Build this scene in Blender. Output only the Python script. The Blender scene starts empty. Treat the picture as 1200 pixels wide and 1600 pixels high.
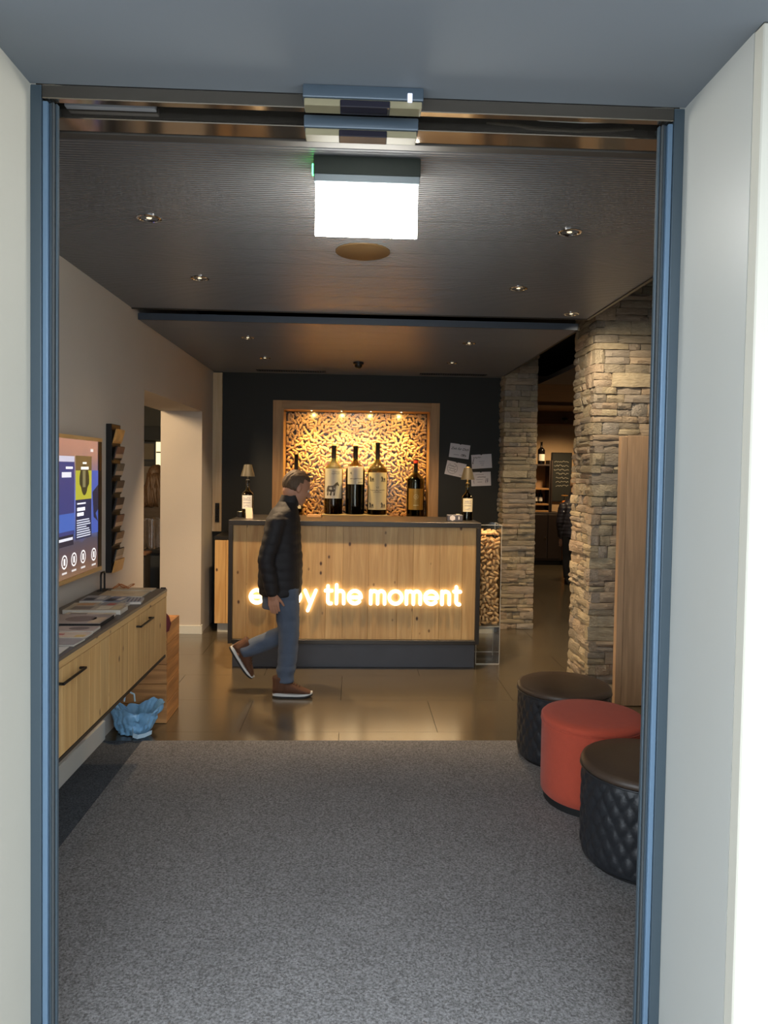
import bpy, bmesh, math, random
from mathutils import Vector, Matrix, Euler, noise
random.seed(7)
R = random.Random(11)
PI = math.pi
S = bpy.context.scene
COL = S.collection

# ------------------------------------------------------------------ camera, sky, exposure
cam = bpy.data.cameras.new('camera')
cam.sensor_fit = 'VERTICAL'; cam.sensor_height = 36.0; cam.lens = 36.0 * 1120 / 1600
cam.shift_x = 0.0; cam.shift_y = -30 / 1600.0
cam.clip_start = 0.05
co = bpy.data.objects.new('camera', cam); COL.objects.link(co)
_r = Vector((0.9989982712, -0.0419045648, 0.0156990933))
_d = Vector((0.0143209064, -0.0329886999, -0.9993531194))
_f = Vector((0.0423953502, 0.9985768639, -0.0323555428))
co.matrix_world = Matrix(((_r.x, -_d.x, -_f.x, 0), (_r.y, -_d.y, -_f.y, 0), (_r.z, -_d.z, -_f.z, 1.65), (0, 0, 0, 1)))
S.camera = co

W = bpy.data.worlds.new('sky'); S.world = W; W.use_nodes = True
W.node_tree.nodes['Background'].inputs[0].default_value = (0.82, 0.91, 1.0, 1)
W.node_tree.nodes['Background'].inputs[1].default_value = 4.4

S.view_settings.view_transform = 'Standard'; S.view_settings.look = 'None'
S.view_settings.gamma = 1.0; S.view_settings.use_curve_mapping = False
S.view_settings.exposure = 0.0
WARM = (1.0, 0.70, 0.41)
SPOT_FRONT, SPOT_MID, SPOT_BACK, SPOT_NICHE = 5, 230, 60, 80
SIGN_GLOW = 40.0

# ------------------------------------------------------------------ helpers
def lin(h):
    h = h.lstrip('#'); o = []
    for i in (0, 2, 4):
        c = int(h[i:i + 2], 16) / 255
        o.append(c / 12.92 if c <= 0.04045 else ((c + 0.055) / 1.055) ** 2.4)
    return (*o, 1)

MATS = {}
def _new(name):
    m = bpy.data.materials.new(name); m.use_nodes = True
    nt = m.node_tree; b = nt.nodes['Principled BSDF']
    MATS[name] = m
    return m, nt, b
def N(nt, t, **kw):
    n = nt.nodes.new(t)
    for k, v in kw.items():
        if k in n.inputs: n.inputs[k].default_value = v
        else: setattr(n, k, v)
    return n
def mat(name, col, rough=0.5, metal=0.0, var=0.12, vscale=6.0, bump=0.0, bscale=60.0, spec=0.5, emit=None, estr=0.0, randcol=0.0, sheen=0.0, coat=0.0):
    if name in MATS: return MATS[name]
    m, nt, b = _new(name)
    c = lin(col) if isinstance(col, str) else (*col, 1)
    L = nt.links.new
    tc = N(nt, 'ShaderNodeTexCoord')
    no = N(nt, 'ShaderNodeTexNoise', Scale=vscale, Detail=4.0)
    L(tc.outputs['Object'], no.inputs['Vector'])
    mp = N(nt, 'ShaderNodeMapRange'); mp.inputs[3].default_value = 1 - var; mp.inputs[4].default_value = 1 + var
    L(no.outputs['Fac'], mp.inputs[0])
    hs = N(nt, 'ShaderNodeHueSaturation'); hs.inputs['Color'].default_value = c
    if randcol:
        oi = N(nt, 'ShaderNodeObjectInfo')
        m2 = N(nt, 'ShaderNodeMapRange'); m2.inputs[3].default_value = 1 - randcol; m2.inputs[4].default_value = 1 + randcol
        L(oi.outputs['Random'], m2.inputs[0])
        mu = N(nt, 'ShaderNodeMath', operation='MULTIPLY'); L(mp.outputs[0], mu.inputs[0]); L(m2.outputs[0], mu.inputs[1])
        L(mu.outputs[0], hs.inputs['Value'])
    else:
        L(mp.outputs[0], hs.inputs['Value'])
    L(hs.outputs[0], b.inputs['Base Color'])
    b.inputs['Roughness'].default_value = rough; b.inputs['Metallic'].default_value = metal
    b.inputs['Specular IOR Level'].default_value = spec
    if sheen: b.inputs['Sheen Weight'].default_value = sheen
    if coat: b.inputs['Coat Weight'].default_value = coat
    if bump:
        n2 = N(nt, 'ShaderNodeTexNoise', Scale=bscale, Detail=5.0)
        L(tc.outputs['Object'], n2.inputs['Vector'])
        bp = N(nt, 'ShaderNodeBump', Strength=bump, Distance=0.01)
        L(n2.outputs['Fac'], bp.inputs['Height']); L(bp.outputs[0], b.inputs['Normal'])
    if emit is not None:
        e = lin(emit) if isinstance(emit, str) else (*emit, 1)
        b.inputs['Emission Color'].default_value = e; b.inputs['Emission Strength'].default_value = estr
    return m
def wood(name, c1, c2, axis='Z', rough=0.55, knots=True, tint=0.10, kscale=11.0):
    if name in MATS: return MATS[name]
    m, nt, b = _new(name); L = nt.links.new
    tc = N(nt, 'ShaderNodeTexCoord'); oi = N(nt, 'ShaderNodeObjectInfo')
    mul = N(nt, 'ShaderNodeMath', operation='MULTIPLY'); mul.inputs[1].default_value = 41.0
    L(oi.outputs['Random'], mul.inputs[0])
    add = N(nt, 'ShaderNodeVectorMath', operation='ADD'); L(tc.outputs['Object'], add.inputs[0]); L(mul.outputs[0], add.inputs[1])
    def mapped(s_along, s_across):
        mp = N(nt, 'ShaderNodeMapping')
        sc = [s_across] * 3; sc['XYZ'.index(axis)] = s_along
        mp.inputs['Scale'].default_value = sc
        L(add.outputs[0], mp.inputs['Vector']); return mp
    m1 = mapped(1.2, 16); n1 = N(nt, 'ShaderNodeTexNoise', Scale=1.0, Detail=6.0, Distortion=1.2); L(m1.outputs[0], n1.inputs['Vector'])
    m2 = mapped(5, 120); n2 = N(nt, 'ShaderNodeTexNoise', Scale=1.0, Detail=3.0); L(m2.outputs[0], n2.inputs['Vector'])
    rp = N(nt, 'ShaderNodeValToRGB'); rp.color_ramp.elements[0].position = 0.35; rp.color_ramp.elements[1].position = 0.68
    rp.color_ramp.elements[0].color = lin(c2); rp.color_ramp.elements[1].color = lin(c1)
    L(n1.outputs['Fac'], rp.inputs[0])
    mr = N(nt, 'ShaderNodeMapRange'); mr.inputs[3].default_value = 0.82; mr.inputs[4].default_value = 1.15; L(n2.outputs['Fac'], mr.inputs[0])
    rr = N(nt, 'ShaderNodeMapRange'); rr.inputs[3].default_value = 1 - tint; rr.inputs[4].default_value = 1 + tint; L(oi.outputs['Random'], rr.inputs[0])
    mm = N(nt, 'ShaderNodeMath', operation='MULTIPLY'); L(mr.outputs[0], mm.inputs[0]); L(rr.outputs[0], mm.inputs[1])
    hs = N(nt, 'ShaderNodeHueSaturation'); L(rp.outputs[0], hs.inputs['Color']); L(mm.outputs[0], hs.inputs['Value'])
    out = hs.outputs[0]
    if knots:
        m3 = mapped(0.62, 1.0); vo = N(nt, 'ShaderNodeTexVoronoi', Scale=kscale); L(m3.outputs[0], vo.inputs['Vector'])
        k = N(nt, 'ShaderNodeMapRange'); k.inputs[1].default_value = 0.07; k.inputs[2].default_value = 0.15; k.inputs[3].default_value = 1; k.inputs[4].default_value = 0
        L(vo.outputs['Distance'], k.inputs[0])
        sp = N(nt, 'ShaderNodeSeparateColor'); L(vo.outputs['Color'], sp.inputs[0])
        gt = N(nt, 'ShaderNodeMath', operation='GREATER_THAN'); gt.inputs[1].default_value = 0.55; L(sp.outputs[0], gt.inputs[0])
        kk = N(nt, 'ShaderNodeMath', operation='MULTIPLY'); L(k.outputs[0], kk.inputs[0]); L(gt.outputs[0], kk.inputs[1])
        mx = N(nt, 'ShaderNodeMix', data_type='RGBA'); L(kk.outputs[0], mx.inputs[0]); L(out, mx.inputs[6]); mx.inputs[7].default_value = lin('4a2c14')
        out = mx.outputs[2]
    L(out, b.inputs['Base Color']); b.inputs['Roughness'].default_value = rough
    bp = N(nt, 'ShaderNodeBump', Strength=0.25, Distance=0.003); L(n2.outputs['Fac'], bp.inputs['Height']); L(bp.outputs[0], b.inputs['Normal'])
    return m
def glass(name, col=(1, 1, 1), rough=0.0, ior=1.45):
    if name in MATS: return MATS[name]
    m, nt, b = _new(name)
    b.inputs['Base Color'].default_value = (*col, 1); b.inputs['Roughness'].default_value = rough
    b.inputs['Transmission Weight'].default_value = 1.0; b.inputs['IOR'].default_value = ior
    return m
def thin_glass(name, tint=(1, 1, 1), fac=0.12, rough=0.03):
    if name in MATS: return MATS[name]
    m, nt, b = _new(name); L = nt.links.new
    tr = N(nt, 'ShaderNodeBsdfTransparent'); tr.inputs[0].default_value = (*tint, 1)
    gl = N(nt, 'ShaderNodeBsdfGlossy'); gl.inputs['Roughness'].default_value = rough
    lw = N(nt, 'ShaderNodeLayerWeight', Blend=0.5)          # Schlick curve, the same from both sides of the sheet
    pw = N(nt, 'ShaderNodeMath', operation='POWER'); pw.inputs[1].default_value = 5.0; L(lw.outputs['Facing'], pw.inputs[0])
    ad = N(nt, 'ShaderNodeMath', operation='MULTIPLY_ADD'); ad.inputs[1].default_value = 0.8; ad.inputs[2].default_value = fac; ad.use_clamp = True; L(pw.outputs[0], ad.inputs[0])
    mx = N(nt, 'ShaderNodeMixShader'); L(ad.outputs[0], mx.inputs[0]); L(tr.outputs[0], mx.inputs[1]); L(gl.outputs[0], mx.inputs[2])
    L(mx.outputs[0], nt.nodes['Material Output'].inputs[0])
    return m
def emis(name, col, strength):
    if name in MATS: return MATS[name]
    m, nt, b = _new(name)
    c = lin(col) if isinstance(col, str) else (*col, 1)
    b.inputs['Base Color'].default_value = (c[0] * .2, c[1] * .2, c[2] * .2, 1); b.inputs['Emission Color'].default_value = c; b.inputs['Emission Strength'].default_value = strength
    b.inputs['Roughness'].default_value = 0.4
    return m

class B:
    """collects geometry for ONE mesh object"""
    def __init__(s): s.bm = bmesh.new()
    def box(s, x0, x1, y0, y1, z0, z1, bev=0.0, seg=1, M=None):
        t = bmesh.new(); bmesh.ops.create_cube(t, size=1.0)
        for v in t.verts: v.co = Vector(((x0 + x1) / 2 + v.co.x * (x1 - x0), (y0 + y1) / 2 + v.co.y * (y1 - y0), (z0 + z1) / 2 + v.co.z * (z1 - z0)))
        if bev: bmesh.ops.bevel(t, geom=t.edges[:], offset=bev, segments=seg, profile=0.5, affect='EDGES')
        return s._merge(t, M)
    def _merge(s, t, M=None):
        mp = {}
        for v in t.verts: mp[v] = s.bm.verts.new(M @ v.co if M else v.co)
        for f in t.faces:
            try: s.bm.faces.new([mp[v] for v in f.verts])
            except ValueError: pass
        t.free(); return s
    def poly(s, pts):
        s.bm.faces.new([s.bm.verts.new(p) for p in pts]); return s
    def prism(s, pts, vec):
        a = [s.bm.verts.new(p) for p in pts]; vec = Vector(vec); b = [s.bm.verts.new(Vector(p) + vec) for p in pts]
        n = len(a)
        s.bm.faces.new(a[::-1]); s.bm.faces.new(b)
        for i in range(n): s.bm.faces.new((a[i], a[(i + 1) % n], b[(i + 1) % n], b[i]))
        return s
    def loft(s, rings, cap=True, closed=True):
        vr = [[s.bm.verts.new(p) for p in r] for r in rings]
        n = len(vr[0])
        for i in range(len(vr) - 1):
            for j in range(n if closed else n - 1):
                s.bm.faces.new((vr[i][j], vr[i][(j + 1) % n], vr[i + 1][(j + 1) % n], vr[i + 1][j]))
        if cap: s.bm.faces.new(vr[0][::-1]); s.bm.faces.new(vr[-1])
        return s
    def lathe(s, prof, n=24, c=(0, 0, 0), cap=True, M=None):
        rings = []
        for r, z in prof:
            rings.append([Vector((c[0] + r * math.cos(2 * PI * k / n), c[1] + r * math.sin(2 * PI * k / n), c[2] + z)) for k in range(n)])
        if M: rings = [[M @ p for p in q] for q in rings]
        return s.loft(rings, cap)
    def cyl(s, p0, p1, r0, r1=None, n=12, cap=True):
        r1 = r0 if r1 is None else r1
        p0 = Vector(p0); p1 = Vector(p1); d = (p1 - p0).normalized(); q = d.to_track_quat('Z', 'Y')
        return s.loft([[p + q @ Vector((r * math.cos(2 * PI * k / n), r * math.sin(2 * PI * k / n), 0)) for k in range(n)] for p, r in ((p0, r0), (p1, r1))], cap)
    def tube(s, pts, r, n=8):
        pts = [Vector(p) for p in pts]; rings = []
        for i, p in enumerate(pts):
            d = (pts[min(i + 1, len(pts) - 1)] - pts[max(i - 1, 0)]).normalized(); q = d.to_track_quat('Z', 'Y')
            rr = r[i] if isinstance(r, (list, tuple)) else r
            rings.append([p + q @ Vector((rr * math.cos(2 * PI * k / n), rr * math.sin(2 * PI * k / n), 0)) for k in range(n)])
        return s.loft(rings)
    def ell(s, c, rad, rot=None, sub=3):
        t = bmesh.new(); bmesh.ops.create_icosphere(t, subdivisions=sub, radius=1.0)
        q = rot if rot else Matrix.Identity(3)
        for v in t.verts: v.co = Vector(c) + q @ Vector((v.co.x * rad[0], v.co.y * rad[1], v.co.z * rad[2]))
        return s._merge(t)
    def capsule(s, p0, p1, r0, r1, n=14):
        s.cyl(p0, p1, r0, r1, n); s.ell(p0, (r0,) * 3, sub=2); return s.ell(p1, (r1,) * 3, sub=2)
    def mesh(s, name, m=None, smooth=None):
        bmesh.ops.recalc_face_normals(s.bm, faces=s.bm.faces[:])
        me = bpy.data.meshes.new(name); s.bm.to_mesh(me); s.bm.free()
        if m: me.materials.append(m)
        if smooth is not None:
            me.polygons.foreach_set('use_smooth', [True] * len(me.polygons))
            if smooth < 180: me.set_sharp_from_angle(angle=math.radians(smooth))
        return me
    def build(s, name, m, parent=None, smooth=None): return obj(name, s.mesh(name, m, smooth), parent)

def obj(name, me, parent=None, loc=None, rot=None, scale=None):
    o = bpy.data.objects.new(name, me); COL.objects.link(o)
    if parent: o.parent = parent
    if loc is not None: o.location = loc
    if rot is not None: o.rotation_euler = rot
    if scale is not None: o.scale = scale
    return o
def tag(o, label, cat, group=None, kind=None):
    o['label'] = label; o['category'] = cat
    if group: o['group'] = group
    if kind: o['kind'] = kind
    return o
def thing(name, label, cat, loc=(0, 0, 0), rot=(0, 0, 0), group=None):
    o = bpy.data.objects.new(name, None); COL.objects.link(o); o.empty_display_size = 0.05
    o.location = loc; o.rotation_euler = rot
    return tag(o, label, cat, group)
def struct(o, label, cat):
    o['kind'] = 'structure'; o['label'] = label; o['category'] = cat
    return o
def copy_tree(o, parent=None):
    c = o.copy(); COL.objects.link(c); c.parent = parent
    for ch in o.children: copy_tree(ch, c)
    return c
def remesh(b, name, m, voxel, smooth_it=3, parent=None, disp=None):
    me = b.mesh(name + '_raw'); o = bpy.data.objects.new(name + '_raw', me); COL.objects.link(o)
    md = o.modifiers.new('r', 'REMESH'); md.mode = 'VOXEL'; md.voxel_size = voxel; md.use_smooth_shade = True
    if smooth_it:
        sm = o.modifiers.new('s', 'SMOOTH'); sm.factor = 0.5; sm.iterations = smooth_it
    dg = bpy.context.evaluated_depsgraph_get()
    out = bpy.data.meshes.new_from_object(o.evaluated_get(dg)); out.name = name
    bpy.data.objects.remove(o); bpy.data.meshes.remove(me)
    out.materials.clear(); out.materials.append(m)
    if disp:
        cs = [v.co.copy() for v in out.vertices]; ns = [v.normal.copy() for v in out.vertices]
        flat = []
        for c, n in zip(cs, ns): flat.extend(c + disp(c, n))
        out.vertices.foreach_set('co', flat); out.update()
    out.polygons.foreach_set('use_smooth', [True] * len(out.polygons))
    return obj(name, out, parent)
def text_mesh(s, size, bold=0.0, extrude=0.0, align='LEFT', shear=0.0):
    cu = bpy.data.curves.new('t', 'FONT'); cu.body = s; cu.size = size; cu.offset = bold; cu.extrude = extrude; cu.align_x = align; cu.shear = shear
    cu.resolution_u = 4
    o = bpy.data.objects.new('t', cu); COL.objects.link(o)
    dg = bpy.context.evaluated_depsgraph_get()
    me = bpy.data.meshes.new_from_object(o.evaluated_get(dg))
    bpy.data.objects.remove(o); bpy.data.curves.remove(cu)
    return me
def lamp(name, kind, loc, power, col, parent=None, **kw):
    l = bpy.data.lights.new(name, kind); l.energy = power; l.color = col
    for k, v in kw.items(): setattr(l, k, v)
    o = bpy.data.objects.new(name, l); COL.objects.link(o); o.location = loc
    if parent: o.parent = parent
    return o
def aim(o, d): o.rotation_euler = Vector(d).to_track_quat('-Z', 'Y').to_euler()

# ------------------------------------------------------------------ materials
M_white = mat('white_plaster', 'b8b4a7', 0.75, var=0.03, bump=0.03, bscale=40)
M_whitepanel = mat('white_lacquer_panel', 'aeaea8', 0.4, var=0.02)
M_wall = mat('warm_plaster', 'b9b0a5', 0.85, var=0.05, vscale=2.5, bump=0.12, bscale=90)
M_soffit = mat('grey_soffit_paint', '7a8087', 0.7, var=0.03, vscale=2)
M_frame = mat('blue_grey_aluminium', '45525b', 0.35, 0.2, var=0.04, vscale=3)
M_frame2 = mat('blue_grey_aluminium_light', '688199', 0.3, 0.2, var=0.04, vscale=3)
M_rubber = mat('grey_rubber', '3f4345', 0.7, var=0.1)
M_bronze = mat('bronze_aluminium', '8c8378', 0.10, 0.9, var=0.05, vscale=3)
M_black = mat('black_metal', '1c1b1b', 0.45, 0.3)
M_dark = mat('matt_black', '121212', 0.8)
M_darkmetal = mat('anthracite_metal', '3a3631', 0.4, 0.5)
M_plinth = mat('graphite_plinth', '4a4b50', 0.5, 0.2)
M_backwall = mat('black_wall_paint', '232421', 0.7, var=0.06, vscale=2)
M_ceil = mat('dark_lamella_metal', '78787a', 0.34, 0.3, var=0.05, vscale=3)
M_void = mat('void_black', '0c0d0e', 0.9)
M_spruce = wood('knotty_spruce', 'd0ab73', 'ba915a', 'Z', 0.5, True)
M_spruce_y = wood('knotty_spruce_y', 'd0ab73', 'bd955f', 'Y', 0.5, True)
M_oakz = wood('oak_z', 'b88d5a', '9a7245', 'Z', 0.5, False)
M_oakx = wood('oak_x', 'b88d5a', '9a7245', 'X', 0.5, False)
M_larchz = wood('old_larch', 'bb9c7c', 'a08467', 'Z', 0.6, True, kscale=2.5)
M_crate = wood('crate_pine', 'c08a52', '8f6238', 'X', 0.6, True, kscale=4)
M_crate_y = wood('crate_pine_y', 'c98f52', '96683a', 'Y', 0.6, True, kscale=4)
M_chrome = mat('chrome', 'd8d8d8', 0.12, 1.0, var=0.02)
M_base = mat('painted_baseboard', 'c4c5be', 0.5, var=0.03)
M_paper = mat('white_paper', 'd5d0d2', 0.8, var=0.03)
M_ink = mat('grey_ink', '3a3a3e', 0.8)
M_inkl = mat('pale_ink', '85828a', 0.8)

# ------------------------------------------------------------------ setting: floors
t = B().box(-8, 8, -9, 1.93, -0.12, -0.004)
struct(t.build('floor', mat('porch_paving', '8f8f8c', 0.8, var=0.1, bump=0.1), None), 'pale grey paving of the porch before the door', 'floor')
fl = B().box(-6.2, 6.2, 1.93, 14.0, -0.1, -0.010).build('floor', mat('tile_joint', '3a342b', 0.9), None)
struct(fl, 'dark olive grey tiled floor of the lobby', 'floor')
M_tile = mat('olive_grey_tile', '4c4435', 0.24, var=0.16, vscale=3.5, bump=0.04, bscale=25, randcol=0.05, spec=0.9, coat=0.5)
M_tile.node_tree.nodes['Principled BSDF'].inputs['Coat Roughness'].default_value = 0.20
M_tile.node_tree.nodes['Principled BSDF'].inputs['Coat IOR'].default_value = 1.7
TW, TL = 1.24, 0.62
tile_me = B().box(-TW / 2 + .0015, TW / 2 - .0015, -TL / 2 + .0015, TL / 2 - .0015, -.011, 0).mesh('tile', M_tile)
row = 0; y = 4.313 + 0.14 - TL
while y < 13.6:
    x = -6.0 + (TW / 2 if row % 2 else 0) + 0.35
    while x < 6.0:
        if -3.4 < x < 5.4: obj('tile', tile_me, fl, (x, y + TL / 2, 0))
        x += TW
    y += TL; row += 1

# carpet (entrance mat) with dark border strip
def carpet_mat(name, col, col2):
    m, nt, b = _new(name); L = nt.links.new
    tc = N(nt, 'ShaderNodeTexCoord'); n = N(nt, 'ShaderNodeTexNoise', Scale=130.0, Detail=3.0, Roughness=0.7)
    L(tc.outputs['Object'], n.inputs['Vector'])
    n2 = N(nt, 'ShaderNodeTexNoise', Scale=3.0, Detail=3.0); L(tc.outputs['Object'], n2.inputs['Vector'])
    rp = N(nt, 'ShaderNodeValToRGB'); rp.color_ramp.elements[0].position = 0.36; rp.color_ramp.elements[1].position = 0.66
    rp.color_ramp.elements[0].color = lin(col2); rp.color_ramp.elements[1].color = lin(col); L(n.outputs['Fac'], rp.inputs[0])
    mr = N(nt, 'ShaderNodeMapRange'); mr.inputs[3].default_value = 0.88; mr.inputs[4].default_value = 1.12; L(n2.outputs['Fac'], mr.inputs[0])
    hs = N(nt, 'ShaderNodeHueSaturation'); L(rp.outputs[0], hs.inputs['Color']); L(mr.outputs[0], hs.inputs['Value'])
    L(hs.outputs[0], b.inputs['Base Color']); b.inputs['Roughness'].default_value = 0.95; b.inputs['Specular IOR Level'].default_value = 0.1
    bp = N(nt, 'ShaderNodeBump', Strength=0.8, Distance=0.006); L(n.outputs['Fac'], bp.inputs['Height']); L(bp.outputs[0], b.inputs['Normal'])
    return m
tag(B().box(-1.245, 2.19, 1.945, 4.305, -0.0095, 0.004, 0.002).build('entrance_carpet', carpet_mat('grey_loop_carpet', '979696', '5c5a59')),
    'large grey looped entrance carpet covering the lobby floor', 'carpet')
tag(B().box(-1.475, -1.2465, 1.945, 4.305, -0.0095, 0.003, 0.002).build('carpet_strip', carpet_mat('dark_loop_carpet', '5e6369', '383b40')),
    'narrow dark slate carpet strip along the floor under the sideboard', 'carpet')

# ------------------------------------------------------------------ setting: walls
LX = -1.49
b = B()
b.box(LX - .40, LX, 2.18, 5.16, 0, 3.1); b.box(LX - .40, LX, 5.16, 7.10, 2.19, 3.1); b.box(LX - .40, LX, 7.10, 7.66, 0, 3.1)
wl = struct(b.build('wall_left', M_wall), 'beige plaster wall on the left with an open passage', 'wall')
bb = B().box(LX, LX + .016, 2.2, 4.335, 0, .115, 0.002); bb.box(LX - .40, LX + .002, 7.084, 7.10, 0, .085, 0.002); bb.box(LX, LX + .014, 7.086, 7.14, 0, .085)
struct(bb.build('baseboard_left', M_base), 'pale baseboard along the left wall', 'baseboard')

BY = 7.65
b = B()
NX0, NX1, NZ0, NZ1 = -0.765, 0.815, 1.10, 2.285
b.box(-1.49, NX0, BY, BY + .45, 0, 3.1); b.box(NX1, 1.92, BY, BY + .45, 0, 3.1)
b.box(NX0, NX1, BY, BY + .45, 0, NZ0); b.box(NX0, NX1, BY, BY + .45, NZ1, 3.1); b.box(NX0, NX1, BY + .34, BY + .45, NZ0, NZ1)
struct(b.build('wall_back', M_backwall), 'black painted wall behind the counter', 'wall')

# facade and reveals round the entrance
b = B()
b.box(-5, -0.856, 1.56, 1.97, 0, 3.1); b.box(-5, -0.96, 1.97, 2.18, 0, 3.1); wfl = b.build('wall_front_left', M_white); struct(wfl, 'white plastered door reveal on the left', 'wall')
b = B().box(0.881, 5, 1.60, 1.97, 0, 3.1); b.box(0.985, 5, 1.97, 2.18, 0, 3.1)
wfr = struct(b.build('wall_front_right', M_whitepanel), 'white door reveal on the right', 'wall')
B().box(0.881, 5, 1.562, 1.60, 0, 2.64, 0.003).build('corner_trim', M_white, wfr)
b = B().box(-5, 5, 0.85, 1.562, 2.64, 3.1); b.box(-0.856, 0.881, 1.562, 1.935, 2.64, 3.1)
struct(b.build('ceiling', M_soffit), 'smooth grey soffit over the entrance porch', 'ceiling')

# right hand wall (mostly behind the jamb), outer shell of the building
struct(B().box(2.2, 2.35, 2.18, 5.0, 0, 3.1).build('wall_right', M_wall), 'beige wall on the right behind the stools', 'wall')
b = B(); b.box(5.3, 5.45, 2.18, 13.6, 0, 3.2); b.box(-5.4, 5.45, 13.3, 13.45, 0, 3.2); b.box(-5.4, -5.25, 2.18, 13.45, 0, 3.2); b.box(2.35, 5.3, 2.18, 2.3, 0, 3.1)
struct(b.build('wall_rear', mat('beige_far_wall', 'b59a78', 0.85, var=0.05)), 'beige wall of the far shop room', 'wall')
struct(B().box(-5.4, 5.45, 2.18, 13.45, 3.1, 3.3).build('ceiling', M_void), 'black structural ceiling void above the panels', 'ceiling')

# ------------------------------------------------------------------ lamella ceilings
def lamella(w, x0, x1, ridges, depth=0.004):
    bm = B(); prof = []
    p = w / ridges
    y = -w / 2 + 0.002
    prof.append((y, 0.02)); prof.append((y, 0))
    for i in range(ridges):
        a = -w / 2 + i * p
        prof += [(a + p * .22 if i else y + .001, 0), (a + p * .30, depth * -1), (a + p * .86, depth * -1), (a + p * .95, 0)]
    prof += [(w / 2 - .002, 0), (w / 2 - .002, 0.02)]
    bm.loft([[Vector((x, yy, zz)) for yy, zz in prof] for x in (x0, x1)], cap=True)
    return bm.mesh('ceiling_panel', M_ceil)
c1 = struct(B().box(-1.49, 1.585, 2.14, 4.86, 2.722, 2.76).build('ceiling', M_ceil), 'dark ribbed lamella ceiling over the entrance', 'ceiling')
me1 = lamella(0.22667, -1.49, 1.585, 12)
for i in range(12): obj('ceiling_panel', me1, c1, (0, 2.14 + .22667 * (i + .5), 2.702))
B().box(1.572, 1.592, 2.14, 4.86, 2.692, 2.76).build('edge_trim', M_darkmetal, c1)
B().box(-1.49, 1.592, 4.86, 4.872, 2.692, 2.76).build('edge_trim', M_darkmetal, c1)
c2 = struct(B().box(-1.485, 1.55, 5.005, 7.65, 2.672, 2.69).build('ceiling', M_ceil), 'dark ribbed lamella ceiling above the counter', 'ceiling')
me2 = lamella(0.2645, -1.485, 1.55, 12)
for i in range(10): obj('ceiling_panel', me2, c2, (0, 5.005 + .2645 * (i + .5), 2.653))
B().box(-1.485, 1.555, 4.99, 5.005, 2.647, 2.692).build('edge_trim', mat('blue_grey_edge', '3c4450', 0.5, 0.1), c2)
B().box(1.55, 1.562, 4.99, 7.65, 2.645, 2.692).build('edge_trim', M_darkmetal, c2)
# far shop ceilings
struct(B().box(2.3, 5.3, 5.9, 8.9, 2.75, 2.80).build('ceiling', mat('greige_panel', '6d6660', 0.7)), 'greige ceiling panel beyond the near stone pillar', 'ceiling')
fc = struct(B().box(1.9, 5.3, 8.9, 13.3, 2.75, 2.85).build('ceiling', wood('brown_ceiling', '6b4a34', '553a28', 'X', 0.6, False)), 'brown wooden ceiling of the far shop room', 'ceiling')
B().box(1.9, 5.3, 12.9, 13.3, 2.52, 2.75).build('beam', wood('brown_beam', '705038', '5a3e2b', 'X', 0.6, False), fc)
B().box(1.9, 5.3, 11.2, 11.5, 2.70, 2.75).build('beam', MATS['brown_beam'], fc)

# ------------------------------------------------------------------ door frame
d = bpy.data.objects.new('door_1', None); COL.objects.link(d); struct(d, 'open sliding entrance door frame in blue grey aluminium', 'door frame')
def jamb(x, s, nm):
    # s=+1: profile grows to the right (left jamb)
    def bx(a, c, y0, y1, m, n, bev=0.0015): 
        x0, x1 = sorted((x + s * a, x + s * c)); B().box(x0, x1, y0, y1, 0, 2.60 if n != 'jamb_profile' else 2.638, bev).build(n, m, d)
    bx(0.0, 0.028, 1.936, 1.972, M_frame, 'jamb_profile')
    bx(0.0285, 0.042, 1.942, 1.972, M_frame2, 'glazing_bead')
    bx(0.0425, 0.050, 1.952, 1.972, M_frame, 'groove_profile')
    bx(0.0505, 0.056, 1.948, 1.970, M_rubber, 'rubber_seal')
    bx(0.0565, 0.062, 1.956, 1.970, M_frame, 'inner_profile')
jamb(-0.856, 1, 'l'); jamb(0.881, -1, 'r')
B().box(-0.827, 0.852, 1.936, 1.962, 2.604, 2.639, 0.002).build('header_profile', M_bronze, d)
B().box(-0.95, 0.975, 1.9725, 2.012, 2.632, 2.642).build('header_slot', M_void, d)
B().box(-0.95, 0.975, 2.012, 2.055, 2.590, 2.70, 0.002).build('header_profile', M_bronze, d)
B().box(-0.95, 0.975, 2.0565, 2.10, 2.594, 2.70, 0.002).build('header_profile', M_bronze, d)
B().box(-0.95, 0.975, 2.1015, 2.139, 2.590, 2.70, 0.002).build('header_profile', mat('dull_bronze', '4a4540', .65, .3), d)
B().box(-0.80, 0.83, 1.955, 1.9625, 2.62, 2.64).build('header_brush', M_dark, d)
cb = B().tube([(0.36, 1.985, 2.633), (0.44, 1.985, 2.628), (0.50, 1.985, 2.620), (0.62, 1.985, 2.618), (0.70, 1.985, 2.622), (0.78, 1.985, 2.630)], 0.005)
tag(cb.build('cable', mat('pale_cable', '9a9a94', 0.5), None, 60), 'pale cable sagging from the slot in the door header', 'cable')
B().box(-0.79, -0.55, 1.99, 2.008, 2.612, 2.632, 0.001).build('drive_cover', mat('grey_drive_cover', '8f8f93', 0.4), d)
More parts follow.
